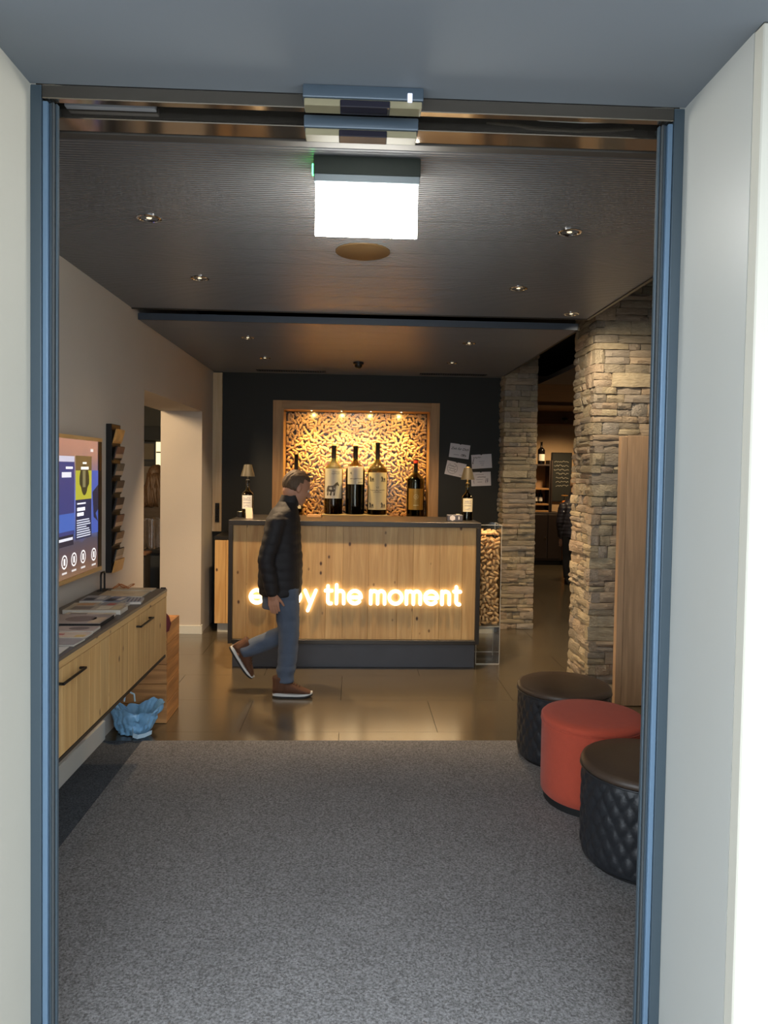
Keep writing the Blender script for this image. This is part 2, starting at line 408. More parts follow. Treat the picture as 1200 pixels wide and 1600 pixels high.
# sensors
def sensor(label, y0, x0, x1, z0):
    t = thing('door_sensor', label, 'sensor', group='door motion sensors')
    B().box(x0, x1, y0, y0 + .05, z0 + .018, z0 + .052, 0.004, 2).build('housing', mat('slate_gloss', '4d5964', 0.2, 0.2), t, 30)
    B().box(x0 + .004, x1 - .004, y0 + .004, y0 + .048, z0, z0 + .018, 0.002).build('cover', mat('sand_plastic', '8d8468', 0.45), t)
    xm = (x0 + x1) / 2
    B().box(xm - .06, xm + .07, y0 + .002, y0 + .046, z0 - .002, z0 + .016, 0.002).build('lens', mat('violet_black_lens', '23212b', 0.12), t)
    return t
s1 = sensor('grey motion sensor on the front edge of the door header, nearer the camera', 1.884, -0.146, 0.167, 2.588)
B().box(0.125, 0.137, 1.878, 1.884, 2.60, 2.622, 0.001).build('status_light', emis('sensor_led', 'dfe8ff', 1.5), s1)
sensor('grey motion sensor on the inner door header, above the bright sign', 1.962, -0.148, 0.161, 2.548)

# ------------------------------------------------------------------ illuminated sign
t = thing('exit_sign', 'bright white lit sign box hanging from the ribbed ceiling', 'sign', (0.03, 2.44, 2.698))
B().box(-0.180, 0.180, 0, .085, -.062, 0, 0.002).build('housing', mat('sign_housing', '2f3833', 0.5), t)
B().box(-0.177, 0.177, -.004, .080, -.088, -.062, 0.002).build('trim_strip', mat('sign_aluminium', '9aa6ad', 0.35, 0.4), t)
B().box(-0.172, 0.172, .004, .014, -.265, -.088, 0.002).build('lit_panel', emis('sign_white', (1.0, 0.98, 0.90), SIGN_GLOW), t)
B().box(-0.186, -0.180, .02, .05, -.05, -.02, 0.001).build('indicator', emis('sign_green', (0.05, 1.0, 0.15), 12), t)

# ------------------------------------------------------------------ ceiling fixtures
def downlight_mesh(m_ring):
    b = B(); b.lathe([(0.052, 0.004), (0.052, -0.003), (0.044, -0.005), (0.040, -0.002), (0.040, 0.004)], 28); return b.mesh('ring', m_ring, 40)
ring_me = downlight_mesh(M_chrome)
b = B(); b.lathe([(0.040, -0.001), (0.034, 0.003), (0.001, 0.0035)], 24, cap=False); refl_me = b.mesh('reflector', mat('black_reflector', '0a0a0a', 0.25), 60)
b = B(); b.lathe([(0.0, -0.0005), (0.010, -0.001), (0.012, 0.003)], 16, cap=False); bulb_me = b.mesh('bulb', emis('bulb_glow', (1, 0.8, 0.5), 1.6), 60)
DL = [(-0.881, 3.109, 2.698, SPOT_FRONT, 'recessed downlight left of the lit sign in the front ceiling'),
      (0.925, 3.126, 2.698, SPOT_FRONT, 'recessed downlight right of the lit sign in the front ceiling'),
      (-0.872, 4.063, 2.698, SPOT_FRONT, 'recessed downlight at the rear left of the front ceiling'),
      (0.925, 4.10, 2.698, SPOT_FRONT, 'recessed downlight at the rear right of the front ceiling'),
      (-0.83, 5.59, 2.649, SPOT_MID, 'recessed downlight at the front left above the counter'),
      (0.886, 5.61, 2.649, SPOT_MID, 'recessed downlight at the front right above the counter'),
      (-0.824, 6.60, 2.649, SPOT_BACK, 'recessed downlight near the left vent above the counter'),
      (0.894, 6.65, 2.649, SPOT_BACK, 'recessed downlight near the right vent above the counter')]
for i, (x, y, z, pw, lab) in enumerate(DL):
    t = thing('downlight', lab, 'downlight', (x, y, z - .0005), group='recessed ceiling downlights')
    obj('ring', ring_me, t); obj('reflector', refl_me, t); obj('bulb', bulb_me, t)
    l = lamp('downlight_lamp', 'SPOT', (0, 0, -.012), pw, WARM, t, spot_size=math.radians(105 if y < 5 else 92), spot_blend=0.7, shadow_soft_size=0.02)
    if y > 5: aim(l, (0, .12, -1))
# one more spot over the passage that washes the near pillar
t = thing('downlight', 'recessed downlight in front of the near stone pillar', 'downlight', (1.42, 4.72, 2.6975), group='recessed ceiling downlights')
obj('ring', ring_me, t); obj('reflector', refl_me, t); obj('bulb', bulb_me, t)
l = lamp('downlight_lamp', 'SPOT', (0, 0, -.012), 58, (1, .80, .55), t, spot_size=math.radians(110), spot_blend=0.8, shadow_soft_size=0.02); aim(l, (0.6, .55, -1))
b = B(); b.lathe([(0.001, -0.006), (0.128, -0.006), (0.131, -0.004), (0.131, 0.003), (0.0, 0.003)], 48)
sp = b.build('ceiling_speaker', mat('tan_grille', '8d6d45', 0.6, var=0.05, bump=0.2, bscale=300), None, 40); sp.location = (0.028, 3.486, 2.697)
tag(sp, 'round tan loudspeaker grille in the ceiling behind the lit sign', 'speaker')
t = thing('smoke_detector', 'black dome smoke detector on the ceiling above the counter', 'smoke detector', (0.028, 6.75, 2.6495))
B().lathe([(0.05, 0.001), (0.05, -0.018), (0.040, -0.024), (0.0, -0.024)], 24).build('base', M_black, t, 40)
B().lathe([(0.036, -0.024), (0.034, -0.040), (0.022, -0.054), (0.001, -0.058)], 24).build('dome', mat('dome_gloss', '0d0d0d', 0.1), t, 60)
for k, (x0, x1, lab) in enumerate(((-1.01, -0.30, 'slotted air vent at the left of the counter ceiling'), (0.665, 1.36, 'slotted air vent at the right of the counter ceiling'))):
    t = thing('ceiling_vent', lab, 'vent', ((x0 + x1) / 2, 7.43, 2.649), group='slotted ceiling vents'); w = (x1 - x0) / 2
    b = B(); b.box(-w, w, -.05, -.042, -.006, 0.002); b.box(-w, w, .042, .05, -.006, 0.002); b.box(-w, -w + .008, -.05, .05, -.006, 0.002); b.box(w - .008, w, -.05, .05, -.006, 0.002)
    b.build('frame', M_black, t)
    B().box(-w + .008, w - .008, -.042, .042, -.001, .001).build('backing', M_void, t)
    sm = B().box(-.003, .003, -.042, .042, -.005, 0).mesh('slat', M_darkmetal)
    for q in range(28): obj('slat', sm, t, (-w + .02 + q * (2 * w - .04) / 27, 0, 0))

# ------------------------------------------------------------------ stone pillars
def stone_material(name, cols):
    m, nt, b = _new(name); L = nt.links.new
    tc = N(nt, 'ShaderNodeTexCoord'); oi = N(nt, 'ShaderNodeObjectInfo')
    rp = N(nt, 'ShaderNodeValToRGB'); el = rp.color_ramp.elements
    el[0].color = lin(cols[0]); el[1].color = lin(cols[-1])
    for i, c in enumerate(cols[1:-1]):
        e = el.new((i + 1) / (len(cols) - 1)); e.color = lin(c)
    L(oi.outputs['Random'], rp.inputs[0])
    n = N(nt, 'ShaderNodeTexNoise', Scale=3.0, Detail=6.0); ad = N(nt, 'ShaderNodeVectorMath', operation='ADD')
    mu = N(nt, 'ShaderNodeMath', operation='MULTIPLY'); mu.inputs[1].default_value = 77; L(oi.outputs['Random'], mu.inputs[0])
    L(tc.outputs['Object'], ad.inputs[0]); L(mu.outputs[0], ad.inputs[1]); L(ad.outputs[0], n.inputs['Vector'])
    mr = N(nt, 'ShaderNodeMapRange'); mr.inputs[3].default_value = 0.6; mr.inputs[4].default_value = 1.35; L(n.outputs['Fac'], mr.inputs[0])
    hs = N(nt, 'ShaderNodeHueSaturation'); L(rp.outputs[0], hs.inputs['Color']); L(mr.outputs[0], hs.inputs['Value'])
    L(hs.outputs[0], b.inputs['Base Color']); b.inputs['Roughness'].default_value = 0.9; b.inputs['Specular IOR Level'].default_value = 0.2
    n2 = N(nt, 'ShaderNodeTexNoise', Scale=7.0, Detail=6.0); L(ad.outputs[0], n2.inputs['Vector'])
    bp = N(nt, 'ShaderNodeBump', Strength=0.6, Distance=0.02); L(n2.outputs['Fac'], bp.inputs['Height']); L(bp.outputs[0], b.inputs['Normal'])
    return m
M_stone = stone_material('ledge_stone', ['968b77', 'b5a88e', 'a3977f', '8f877a', 'b09f88', 'a2917d', '9a948a'])
stone_vars = []
for k in range(14):
    rr = random.Random(100 + k); bm = B(); nx, nz = 4, 2
    grid = [[Vector((-.5 + i / nx, -.5 + rr.uniform(-.10, .10), -.5 + j / nz)) for i in range(nx + 1)] for j in range(nz + 1)]
    for j in range(nz + 1):
        for i in range(nx + 1):
            p = grid[j][i]
            if j in (0, nz): p.y += rr.uniform(.04, .13); p.z += rr.uniform(-.03, .03) if True else 0
            if i in (0, nx): p.y += rr.uniform(.03, .12); p.x += rr.uniform(-.015, .015)
    gv = [[bm.bm.verts.new(p) for p in r_] for r_ in grid]
    bv = {}
    def back(i, j):
        if (i, j) not in bv: bv[(i, j)] = bm.bm.verts.new(Vector((grid[j][i].x, .5, grid[j][i].z)))
        return bv[(i, j)]
    for j in range(nz):
        for i in range(nx): bm.bm.faces.new((gv[j][i], gv[j][i + 1], gv[j + 1][i + 1], gv[j + 1][i]))
    loop = [(i, 0) for i in range(nx)] + [(nx, j) for j in range(nz)] + [(i, nz) for i in range(nx, 0, -1)] + [(0, j) for j in range(nz, 0, -1)]
    for a in range(len(loop)):
        i0, j0 = loop[a]; i1, j1 = loop[(a + 1) % len(loop)]
        bm.bm.faces.new((gv[j0][i0], back(i0, j0), back(i1, j1), gv[j1][i1]))
    stone_vars.append(bm.mesh('stone', M_stone, 35))
def pillar(label, x0, x1, y0, y1, z1, seed, faces, avg):
    rr = random.Random(seed); t = thing('stone_pillar', label, 'pillar', (x0, y0, 0))
    t['kind'] = 'structure'
    B().box(.035, x1 - x0, .035, y1 - y0, 0, z1).build('core', mat('dark_mortar', '2b2620', 0.95), t)
    z = 0; k = 0; D = 0.075
    while z < z1 - .02:
        h = min(rr.uniform(.045, .10) * avg, z1 - z)
        if z1 - z - h < .03: h = z1 - z
        for fc in faces:
            Lf = {'f': x1 - x0, 'l': y1 - y0, 'r': y1 - y0}[fc]
            a = 0.0
            if fc in 'lr' and k % 2: a = 0.06
            st = 0.06 if (fc == 'f' and k % 2 == 0 and ('l' in faces)) else 0
            a = max(a, st)
            if fc == 'l' and k % 2 == 0: a = 0.0
            while a < Lf - .02:
                ln = rr.uniform(.11, .30)
                if rr.random() < .2: ln = rr.uniform(.07, .12)
                ln = min(ln, Lf - a)
                if Lf - a - ln < .05: ln = Lf - a
                split = h > .075 and rr.random() < .35
                for q in range(2 if split else 1):
                    hh = h / 2 if split else h; zz = z + q * hh
                    out = rr.uniform(-.008, .012)
                    me = rr.choice(stone_vars)
                    sx = -1 if rr.random() < .5 else 1
                    if fc == 'f':
                        o = obj('stone', me, t, (a + ln / 2, D / 2 - out, zz + hh / 2), (0, 0, 0))
                    elif fc == 'l':
                        o = obj('stone', me, t, (D / 2 - out, a + ln / 2, zz + hh / 2), (0, 0, -PI / 2))
                    else:
                        o = obj('stone', me, t, (x1 - x0 - D / 2 + out, a + ln / 2, zz + hh / 2), (0, 0, PI / 2))
                    o.scale = (ln - .004, D, hh - .004)
                a += ln
        z += h; k += 1
    return t
pillar('thick stacked stone pillar behind the stools, nearer the camera', 1.745, 2.36, 5.19, 5.68, 3.08, 5, 'fl', 1.06)
pillar('slim stacked stone pillar beside the black wall, behind the cork column', 1.55, 1.90, 7.40, 7.66, 3.08, 9, 'flr', 0.82)

# wooden upright panel beside the near pillar
t = thing('wooden_partition', 'tall pale wooden upright board beside the near stone pillar', 'board', (1.866, 4.95, 0))
B().box(0, .046, 0, .05, 0.004, 1.908, 0.002).build('plank', M_larchz, t)
B().box(.048, .330, 0, .05, 0.004, 1.915, 0.002).build('plank', M_larchz, t)

# ------------------------------------------------------------------ reception counter
CY = 5.85
t = counter = thing('reception_counter', 'wooden reception counter with dark metal frame and glowing lettering', 'counter', (0.021, CY, 0))
x0, x1 = -1.031, 1.033
B().box(x0, x1, 0, .74, 1.182, 1.222, 0.002).build('countertop', M_darkmetal, t)
B().box(x0, x0 + .034, 0, .74, .212, 1.182, 0.002).build('side_panel', M_darkmetal, t)
B().box(x1 - .034, x1, 0, .74, .212, 1.182, 0.002).build('side_panel', M_darkmetal, t)
B().box(x0 + .034, x1 - .034, 0, .74, .212, .246, 0.002).build('bottom_panel', M_darkmetal, t)
B().box(x0 + .026, x1 - .022, .075, .70, 0, .212, 0.003).build('plinth', M_plinth, t)
B().box(x0 + .034, x1 - .034, .046, .06, .246, 1.182).build('backing', M_dark, t)
ws = [.11, .23, .17, .25, .14, .21, .24, .13, .22, .19, .111]
tot = sum(ws); sc = (x1 - x0 - .068) / tot; a = x0 + .034
for w in ws:
    w *= sc
    o = B().box(-w / 2 + .0006, w / 2 - .0006, 0, .02, -.467, .467, 0.0012).build('front_board', M_spruce, t); o.location = (a + w / 2, .0255, .714); a += w
letters = thing('letter_sign', 'glowing warm white letters reading enjoy the moment on the counter front', 'sign', (-0.842, CY + .0245, 0.533))
M_letter = emis('letter_glow', (1.0, 0.76, 0.44), 4.5)
XH, SWD = .131, .027; hw = SWD / 2; BR = (XH - SWD) / 2
def arc(cx, cz, r, a0, a1, n=14): return [(cx + r * math.cos(math.radians(a0 + (a1 - a0) * k / n)), cz + r * math.sin(math.radians(a0 + (a1 - a0) * k / n))) for k in range(n + 1)]
def arch(x, r=.030): return [(x, 0 + hw), (x, XH - hw - r)] + arc(x + r, XH - hw - r, r, 180, 0, 10) + [(x + 2 * r, hw)]
GL = {'e': ([arc(BR, XH / 2, BR, 6, 318, 22), [(0, XH / 2 - .002), (2 * BR, XH / 2 - .002)]], 2 * BR),
      'o': ([arc(BR, XH / 2, BR, 0, 360, 26)], 2 * BR),
      'n': ([[(0, hw), (0, XH - hw)], arch(0)], .060),
      'm': ([[(0, hw), (0, XH - hw)], arch(0, .0285), arch(.057, .0285)], .114),
      'h': ([[(0, hw), (0, .178 - hw)], arch(0)], .060),
      't': ([[(.02, XH * 1.2 - hw + .012), (.02, hw + .018)] + arc(.040, hw + .018, .020, 180, 290, 8), [(0, XH - hw), (.052, XH - hw)]], .052),
      'y': ([[(0, XH - hw), (.043, hw + .002)], [(.088, XH - hw), (.024, -.046)]], .088),
      'j': ([[(.02, XH - hw), (.02, -.02)] + arc(0, -.02, .020, 0, -100, 6), [(.02, .168), (.0201, .168)]], .022)}
def stroke_letter(paths):
    b = B()
    for p in paths:
        for (ax, az), (cx_, cz_) in zip(p, p[1:]):
            dx, dz = cx_ - ax, cz_ - az; l = math.hypot(dx, dz)
            if l > 1e-3:
                nx, nz = -dz / l * hw, dx / l * hw
                b.prism([(ax + nx, 0, az + nz), (cx_ + nx, 0, cz_ + nz), (cx_ - nx, 0, cz_ - nz), (ax - nx, 0, az - nz)], (0, -.022, 0))
        for k, (ax, az) in enumerate(p):
            b.prism([(ax + hw * math.cos(2 * PI * q / 14), 0.0, az + hw * math.sin(2 * PI * q / 14)) for q in range(14)], (0, -.022 + .0002 * (k % 2), 0))
    return b
word = 'enjoy the moment'
wid = sum(GL[c][1] + SWD for c in word if c != ' '); ngap = len([1 for c in word if c != ' ']) - 3
gap = (1.748 - wid - 2 * .052) / ngap
pen = hw
for i, ch in enumerate(word):
    if ch == ' ': pen += .052 - gap; continue
    o = stroke_letter(GL[ch][0]).build('letter', M_letter, letters); o.location = (pen, 0, 0)
    pen += GL[ch][1] + SWD + gap

# low back cabinet
t = thing('back_cabinet', 'low wooden cabinet with black top behind the counter', 'cabinet', (0, 7.15, 0))
B().box(-1.372, 1.45, 0, .495, .93, .965, 0.002).build('worktop', M_black, t)
B().box(-1.368, 1.45, .02, .49, .09, .93).build('body', M_dark, t)
B().box(-1.345, 1.45, .05, .45, 0, .09).build('plinth', M_base, t)
for q in range(6):
    B().box(-1.366 + q * .11, -1.258 + q * .11, 0.0, .02, .095, .925, 0.002).build('front_board', M_spruce, t)
# wooden post at left end of black wall with switch
B_ = B().box(-1.488, -1.392, 7.615, 7.65, .97, 2.64, 0.002).build('trim_1', wood('oak_post', 'cbb492', 'bda27c', 'Z', 0.5, False))
struct(B_, 'light oak strip at the left end of the black wall', 'trim')
t = thing('wall_switch', 'black wall switch panel on the oak strip', 'switch', (-1.432, 7.615, 1.17))
B().box(-.022, .022, -.012, 0, -.10, .10, 0.004, 2).build('plate', M_black, t)
for q in range(3): B().box(-.014, .014, -.017, -.012, -.078 + q * .055, -.034 + q * .055, 0.002).build('button', mat('switch_gloss', '151515', 0.15), t)

# ------------------------------------------------------------------ niche
t = thing('niche_surround', 'wooden surround of the lit cork niche in the black wall', 'surround', (0, BY, 0))
B().box(-.862, -.765, -.022, 0, 1.05, 2.365, 0.002).build('frame_board', M_oakz, t)
B().box(.815, .905, -.022, 0, 1.05, 2.365, 0.002).build('frame_board', M_oakz, t)
B().box(-.765, .815, -.022, 0, 2.285, 2.365, 0.002).build('frame_board', M_oakx, t)
B().box(-.765, -.750, -.022, .30, 1.10, 2.285).build('lining_board', M_oakz, t)
B().box(.800, .815, -.022, .30, 1.10, 2.285).build('lining_board', M_oakz, t)
B().box(-.750, .800, -.022, .30, 2.270, 2.285).build('lining_board', M_oakx, t)
B().box(-.750, .800, -.022, .30, 1.10, 1.115).build('sill', M_oakx, t)

def pack(w, h, n_try, length, rad, rng, tol=0.94, field=0.0):
    cell = length; g = {}; res = []
    off = (length / 2 - rad)
    for k in range(n_try):
        x = rng.uniform(0, w); z = rng.uniform(0, h); a = (4.5 * noise.noise(Vector((x * 9, z * 9, field))) + rng.gauss(0, .45)) if field else rng.uniform(0, PI)
        cx, sx = math.cos(a) * off, math.sin(a) * off
        pts = [(x + q * cx, z + q * sx) for q in (-1, 0, 1)]
        if any(p[0] < rad or p[0] > w - rad or p[1] < rad or p[1] > h - rad for p in pts): continue
        ok = True; ci, cj = int(x / cell), int(z / cell)
        for i in range(ci - 1, ci + 2):
            for j in range(cj - 1, cj + 2):
                for q in g.get((i, j), ()):
                    if any((p[0] - r_[0]) ** 2 + (p[1] - r_[1]) ** 2 < (2 * rad * tol) ** 2 for p in pts for r_ in q): ok = False; break
                if not ok: break
            if not ok: break
        if ok: g.setdefault((ci, cj), []).append(pts); res.append((x, z, a))
    return res
def cork_prof(L, r): return [(r * .86, -L / 2), (r, -L / 2 + .002), (r, L / 2 - .002), (r * .86, L / 2)]
M_cork = mat('cork', 'd0a670', 0.85, var=0.35, vscale=30, bump=0.3, bscale=180)
M_corkr = mat('cork_individual', 'd3ab78', 0.85, var=0.25, vscale=60, bump=0.3, bscale=180, randcol=0.25)
CL, CR = 0.050, 0.0118
rng = random.Random(3)
b = B()
for layer, (yy, tries) in enumerate(((.282, 14000), (.266, 100000))):
    for (x, z, a) in pack(1.55, 1.155, tries, CL, CR, rng, tol=(.86, 1.0)[layer]):
        Mx = Matrix.Translation((-.75 + x, BY + yy + rng.uniform(-.004, .004), 1.115 + z)) @ Matrix.Rotation(a, 4, 'Y') @ Matrix.Rotation(PI / 2, 4, 'Y') @ Matrix.Rotation(rng.uniform(-.12, .12), 4, 'X')
        b.lathe(cork_prof(CL, CR), 9, M=Mx)
ck = b.build('cork_wall', M_cork, None, 42)
tag(ck, 'wall of wine corks lining the lit niche', 'corks', kind='stuff')
struct(B().box(-.75, .80, BY + .300, BY + .338, 1.10, 2.285).build('trim_2', mat('cork_backing', '4a3520', 0.9)), 'brown backing behind the corks in the niche', 'trim')
tag(B().box(-.748, .798, BY + .232, BY + .236, 1.116, 2.268).build('glass_pane', thin_glass('clear_pane', fac=0.02, rough=0.2)), 'clear glass pane in front of the cork wall', 'glass pane')
# niche spotlights
nm = ['leftmost of the four small spotlights in the niche top', 'second from left of the four small niche spotlights', 'third from left of the four small niche spotlights', 'rightmost of the four small spotlights in the niche top']
for (x, lab) in zip((-.457, -.14, .171, .497), nm):
    t = thing('niche_spotlight', lab, 'spotlight', (x, BY + .018, 2.2695), group='small spotlights in the niche')
    B().lathe([(.026, .0004), (.026, -.006), (.019, -.008), (.017, -.004)], 20, cap=False).build('ring', M_chrome, t, 40)
    B().lathe([(.017, -.004), (.010, -.0065), (.001, -.007)], 16, cap=False).build('bulb', emis('niche_bulb', (1, .78, .42), 40), t, 60)
    l = lamp('niche_lamp', 'SPOT', (0, 0, -.015), SPOT_NICHE, (1, .66, .20), t, spot_size=math.radians(84), spot_blend=1.0, shadow_soft_size=0.015); aim(l, (0, .27, -1))
    l = lamp('niche_lamp', 'SPOT', (0, 0, -.015), 7, (1, .66, .20), t, spot_size=math.radians(150), spot_blend=.6, shadow_soft_size=0.015); aim(l, (0, .5, -1))

# ------------------------------------------------------------------ bottles
M_glassd = glass('olive_bottle_glass', (.30, .26, .09), 0.02, 1.5)
M_wine = mat('dark_wine', '120808', 0.25)
M_cream = mat('cream_label', 'cfc4a4', 0.7, var=0.04)
M_lab = mat('white_label', 'd0cdc6', 0.7, var=0.03)
M_gold = mat('gold_label', '9a7a38', 0.4, 0.4, var=0.06)
M_art = mat('label_art', '55524e', 0.8)
def bottle_prof(Rb, Hb, H, rn):
    sh = Hb; p = [(Rb * .90, 0), (Rb, Rb * .08), (Rb, sh)]
    hs = (H - sh) * .42
    for k in range(1, 9):
        u = k / 8; p.append((rn + (Rb - rn) * (0.5 + 0.5 * math.cos(u * PI)) ** .8, sh + hs * u))
    p += [(rn * .95, H * .985 - .012), (rn * 1.12, H * .985 - .01), (rn * 1.12, H), (rn * .7, H)]
    return p
def arc_patch(Rb, z0, z1, a0, a1, n=20, thick=.0006):
    b = B(); ro = Rb + .0009
    rows = []
    for i in range(n + 1):
        a = a0 + (a1 - a0) * i / n; rows.append((math.sin(a) * ro, -math.cos(a) * ro))
    b.loft([[Vector((x, y, z0)), Vector((x, y, z1))] for x, y in rows], cap=False, closed=False)
    return b
def wrap(me_pts, Rb, z_off):   # (u,v) metres on label -> cylinder
    return [Vector((math.sin(u / Rb) * (Rb + .0018), -math.cos(u / Rb) * (Rb + .0018), z_off + v)) for u, v in me_pts]
def ink_poly(polys, Rb, z_off, name, m, parent):
    b = B()
    for p in polys:
        # split long strokes so that they follow the curve
        b.poly(wrap(p, Rb, z_off))
    return b.build(name, m, parent)
def bars(rows):                 # (u0,u1,v,thick)
    out = []
    for u0, u1, v, th in rows:
        n = max(1, int((u1 - u0) / .008))
        for k in range(n):
            a = u0 + (u1 - u0) * k / n; c = u0 + (u1 - u0) * (k + 1) / n
            out.append([(a, v), (c, v), (c, v + th), (a, v + th)])
    return out
def scribble(u0, u1, v, amp, n, th, rng):
    pts = [(u0 + (u1 - u0) * k / n, v + rng.uniform(-amp, amp)) for k in range(n + 1)]
    out = []
    for (a, b_), (c, d_) in zip(pts, pts[1:]):
        dx, dy = c - a, d_ - b_; l = math.hypot(dx, dy); nx, ny = -dy / l * th / 2, dx / l * th / 2
        out.append([(a + nx, b_ + ny), (c + nx, d_ + ny), (c - nx, d_ - ny), (a - nx, b_ - ny)])
    return out
def text_wrap(s, size, Rb, z_off, u, name, m, parent, shear=0.0, bold=0.0):
    me = text_mesh(s, size, bold=bold, align='CENTER', shear=shear)
    for v in me.vertices:
        q = wrap([(v.co.x + u, v.co.y)], Rb, z_off)[0]; v.co = q
    me.materials.clear(); me.materials.append(m); return obj(name, me, parent)
def bottle(label, loc, Rb, Hb, H, rn, cap_m, cap_z, lab=None, fill=0.85, group='large display bottles in the niche', name='wine_bottle', rot=0):
    t = thing(name, label, 'bottle', loc, (0, 0, rot), group)
    pr = bottle_prof(Rb, Hb, H, rn); th = .004
    inner = [(max(r - th, .002), max(z, th * 1.5)) for r, z in pr[:-1]]
    B().lathe(pr + inner[::-1], 36).build('glass', M_glassd, t, 50)
    lv = fill * H
    wp = [(max(r - th - .0006, .002), max(z, th * 1.5 + .001)) for r, z in pr if z < lv]
    wp.append((wp[-1][0], wp[-1][1] + .001))
    B().lathe(wp, 32).build('wine', M_wine, t, 50)
    B().lathe([(rn * 1.0 + .0012, cap_z), (rn + .0012, H - .016), (rn * 1.12 + .0012, H - .012), (rn * 1.12 + .0012, H + .0015), (.001, H + .002)], 24).build('capsule', cap_m, t, 40)
    return t
M_foil = mat('black_foil', '17130f', 0.35, 0.2)
M_clear = mat('frosted_stopper', 'b5a888', 0.3)
NB = BY + .118
rs = random.Random(21)
# bottle 1 : animal label
t1 = bottle('large bottle with white zebra label, left of the three on the riser', (-.218, NB, 1.163), .100, .47, .735, .026, M_foil, .60, fill=.62)
B().lathe([(.027, .7375), (.028, .76), (.022, .766), (.001, .766)], 20).build('stopper', M_clear, t1, 40)
arc_patch(.100, .17, .49, -1.12, 1.12).build('label', M_lab, t1, 60)
hz = [(-.070, -.085), (-.062, -.085), (-.058, -.045), (-.050, -.012), (-.030, -.020), (-.004, -.022), (.010, -.015), (.012, -.050), (.008, -.085), (.016, -.085), (.022, -.045), (.026, -.005), (.030, .015), (.042, .030), (.056, .018), (.064, .020), (.066, .030), (.058, .044), (.050, .056), (.046, .066), (.041, .058), (.028, .052), (.012, .034), (-.004, .022), (-.030, .020), (-.052, .022), (-.066, .012), (-.074, -.010), (-.076, -.040), (-.070, -.050)]
hb = B(); me_h = bmesh.new()
vs = [me_h.verts.new((u, v, 0)) for u, v in hz]; f = me_h.faces.new(vs); bmesh.ops.triangulate(me_h, faces=[f])
bmesh.ops.subdivide_edges(me_h, edges=me_h.edges[:], cuts=1); bmesh.ops.triangulate(me_h, faces=me_h.faces[:])
for v in me_h.verts: v.co = wrap([(v.co.x, v.co.y)], .100, .285)[0]
hb._merge(me_h); hb.build('zebra_print', M_art, t1)
st = []
for q in range(7): st += [[(-.062 + q * .016, -.016), (-.058 + q * .016, -.016), (-.056 + q * .016, .018), (-.060 + q * .016, .018)]]
b = B()
for p in st: b.poly([v * 1.0 + Vector((0, 0, 0)) for v in [Vector((math.sin(u / .1) * .1024, -math.cos(u / .1) * .1024, .285 + w_)) for u, w_ in p]])
b.build('zebra_stripe', M_inkl, t1)
ink_poly(scribble(-.01, .07, .455, .006, 12, .003, rs) + scribble(-.02, .07, .435, .005, 14, .003, rs), .100, 0, 'label_lettering', M_ink, t1)
# bottle 2
t2 = bottle('large bottle with small white label, middle of the three on the riser', (.016, NB, 1.163), .104, .47, .735, .026, M_foil, .60, fill=.64)
B().lathe([(.026, .7375), (.027, .752), (.020, .758), (.001, .758)], 20).build('stopper', M_clear, t2, 40)
arc_patch(.104, .325, .515, -.90, .90).build('label', M_lab, t2, 60)
ink_poly(scribble(-.055, .085, .385, .008, 26, .0035, rs) + scribble(-.06, -.035, .445, .012, 6, .005, rs) + bars([(.03, .085, .345, .004)]), .104, 0, 'label_lettering', M_ink, t2)
# bottle 3
t3 = bottle('large bottle with tall cream label with four corner emblems on the riser', (.256, NB, 1.163), .107, .46, .775, .024, M_foil, .60, fill=.56)
arc_patch(.107, .055, .455, -1.12, 1.12).build('label', M_cream, t3, 60)
em = []
for cu in (-.068, .066):
    for cv in (.385, .105):
        em += bars([(cu - .030, cu + .030, cv - .028, .006)])
        em += [[(cu - .026, cv - .02), (cu - .004, cv - .02), (cu - .002, cv + .012), (cu - .016, cv + .024)], [(cu + .002, cv - .018), (cu + .028, cv - .016), (cu + .022, cv + .014), (cu + .004, cv + .008)], [(cu - .03, cv + .006), (cu - .018, cv + .004), (cu - .014, cv + .03), (cu - .026, cv + .028)]]
ink_poly(em, .107, 0, 'label_emblem', M_art, t3)
ink_poly(bars([(-.012, -.002, .288, .003), (-.012, -.009, .288, .016), (.004, .014, .288, .003), (.004, .007, .288, .016), (.004, .014, .301, .003)]) + scribble(-.085, .085, .262, .010, 30, .0035, rs) + bars([(-.045, .045, .240, .003)]), .107, 0, 'label_lettering', M_ink, t3)
# bottle 4 (right, gold)
t4 = bottle('smaller bottle with gold label and red seal at the right of the niche', (.672, NB, 1.138), .096, .40, .63, .021, M_foil, .46, fill=.78)
B().lathe([(.0265, .585), (.0265, .612), (.025, .616)], 20, cap=False).build('red_seal', mat('red_foil', 'b03324', 0.4), t4, 40)
arc_patch(.096, .085, .312, -.95, .95).build('label', M_gold, t4, 60)
rg = []
for q in range(20):
    a0, a1 = 2 * PI * q / 20, 2 * PI * (q + 1) / 20
    rg.append([(.026 * math.cos(a0), .225 + .026 * math.sin(a0)), (.026 * math.cos(a1), .225 + .026 * math.sin(a1)), (.021 * math.cos(a1), .225 + .021 * math.sin(a1)), (.021 * math.cos(a0), .225 + .021 * math.sin(a0))])
rg += scribble(-.012, .012, .225, .010, 6, .004, rs)
ink_poly(rg, .096, 0, 'label_emblem', mat('gold_ink', 'c7b07a', 0.4, 0.4), t4)
ink_poly(bars([(-.03, .03, .13, .007)]), .096, 0, 'label_lettering', mat('gold_ink_b', 'd8c690', 0.4, 0.4), t4)
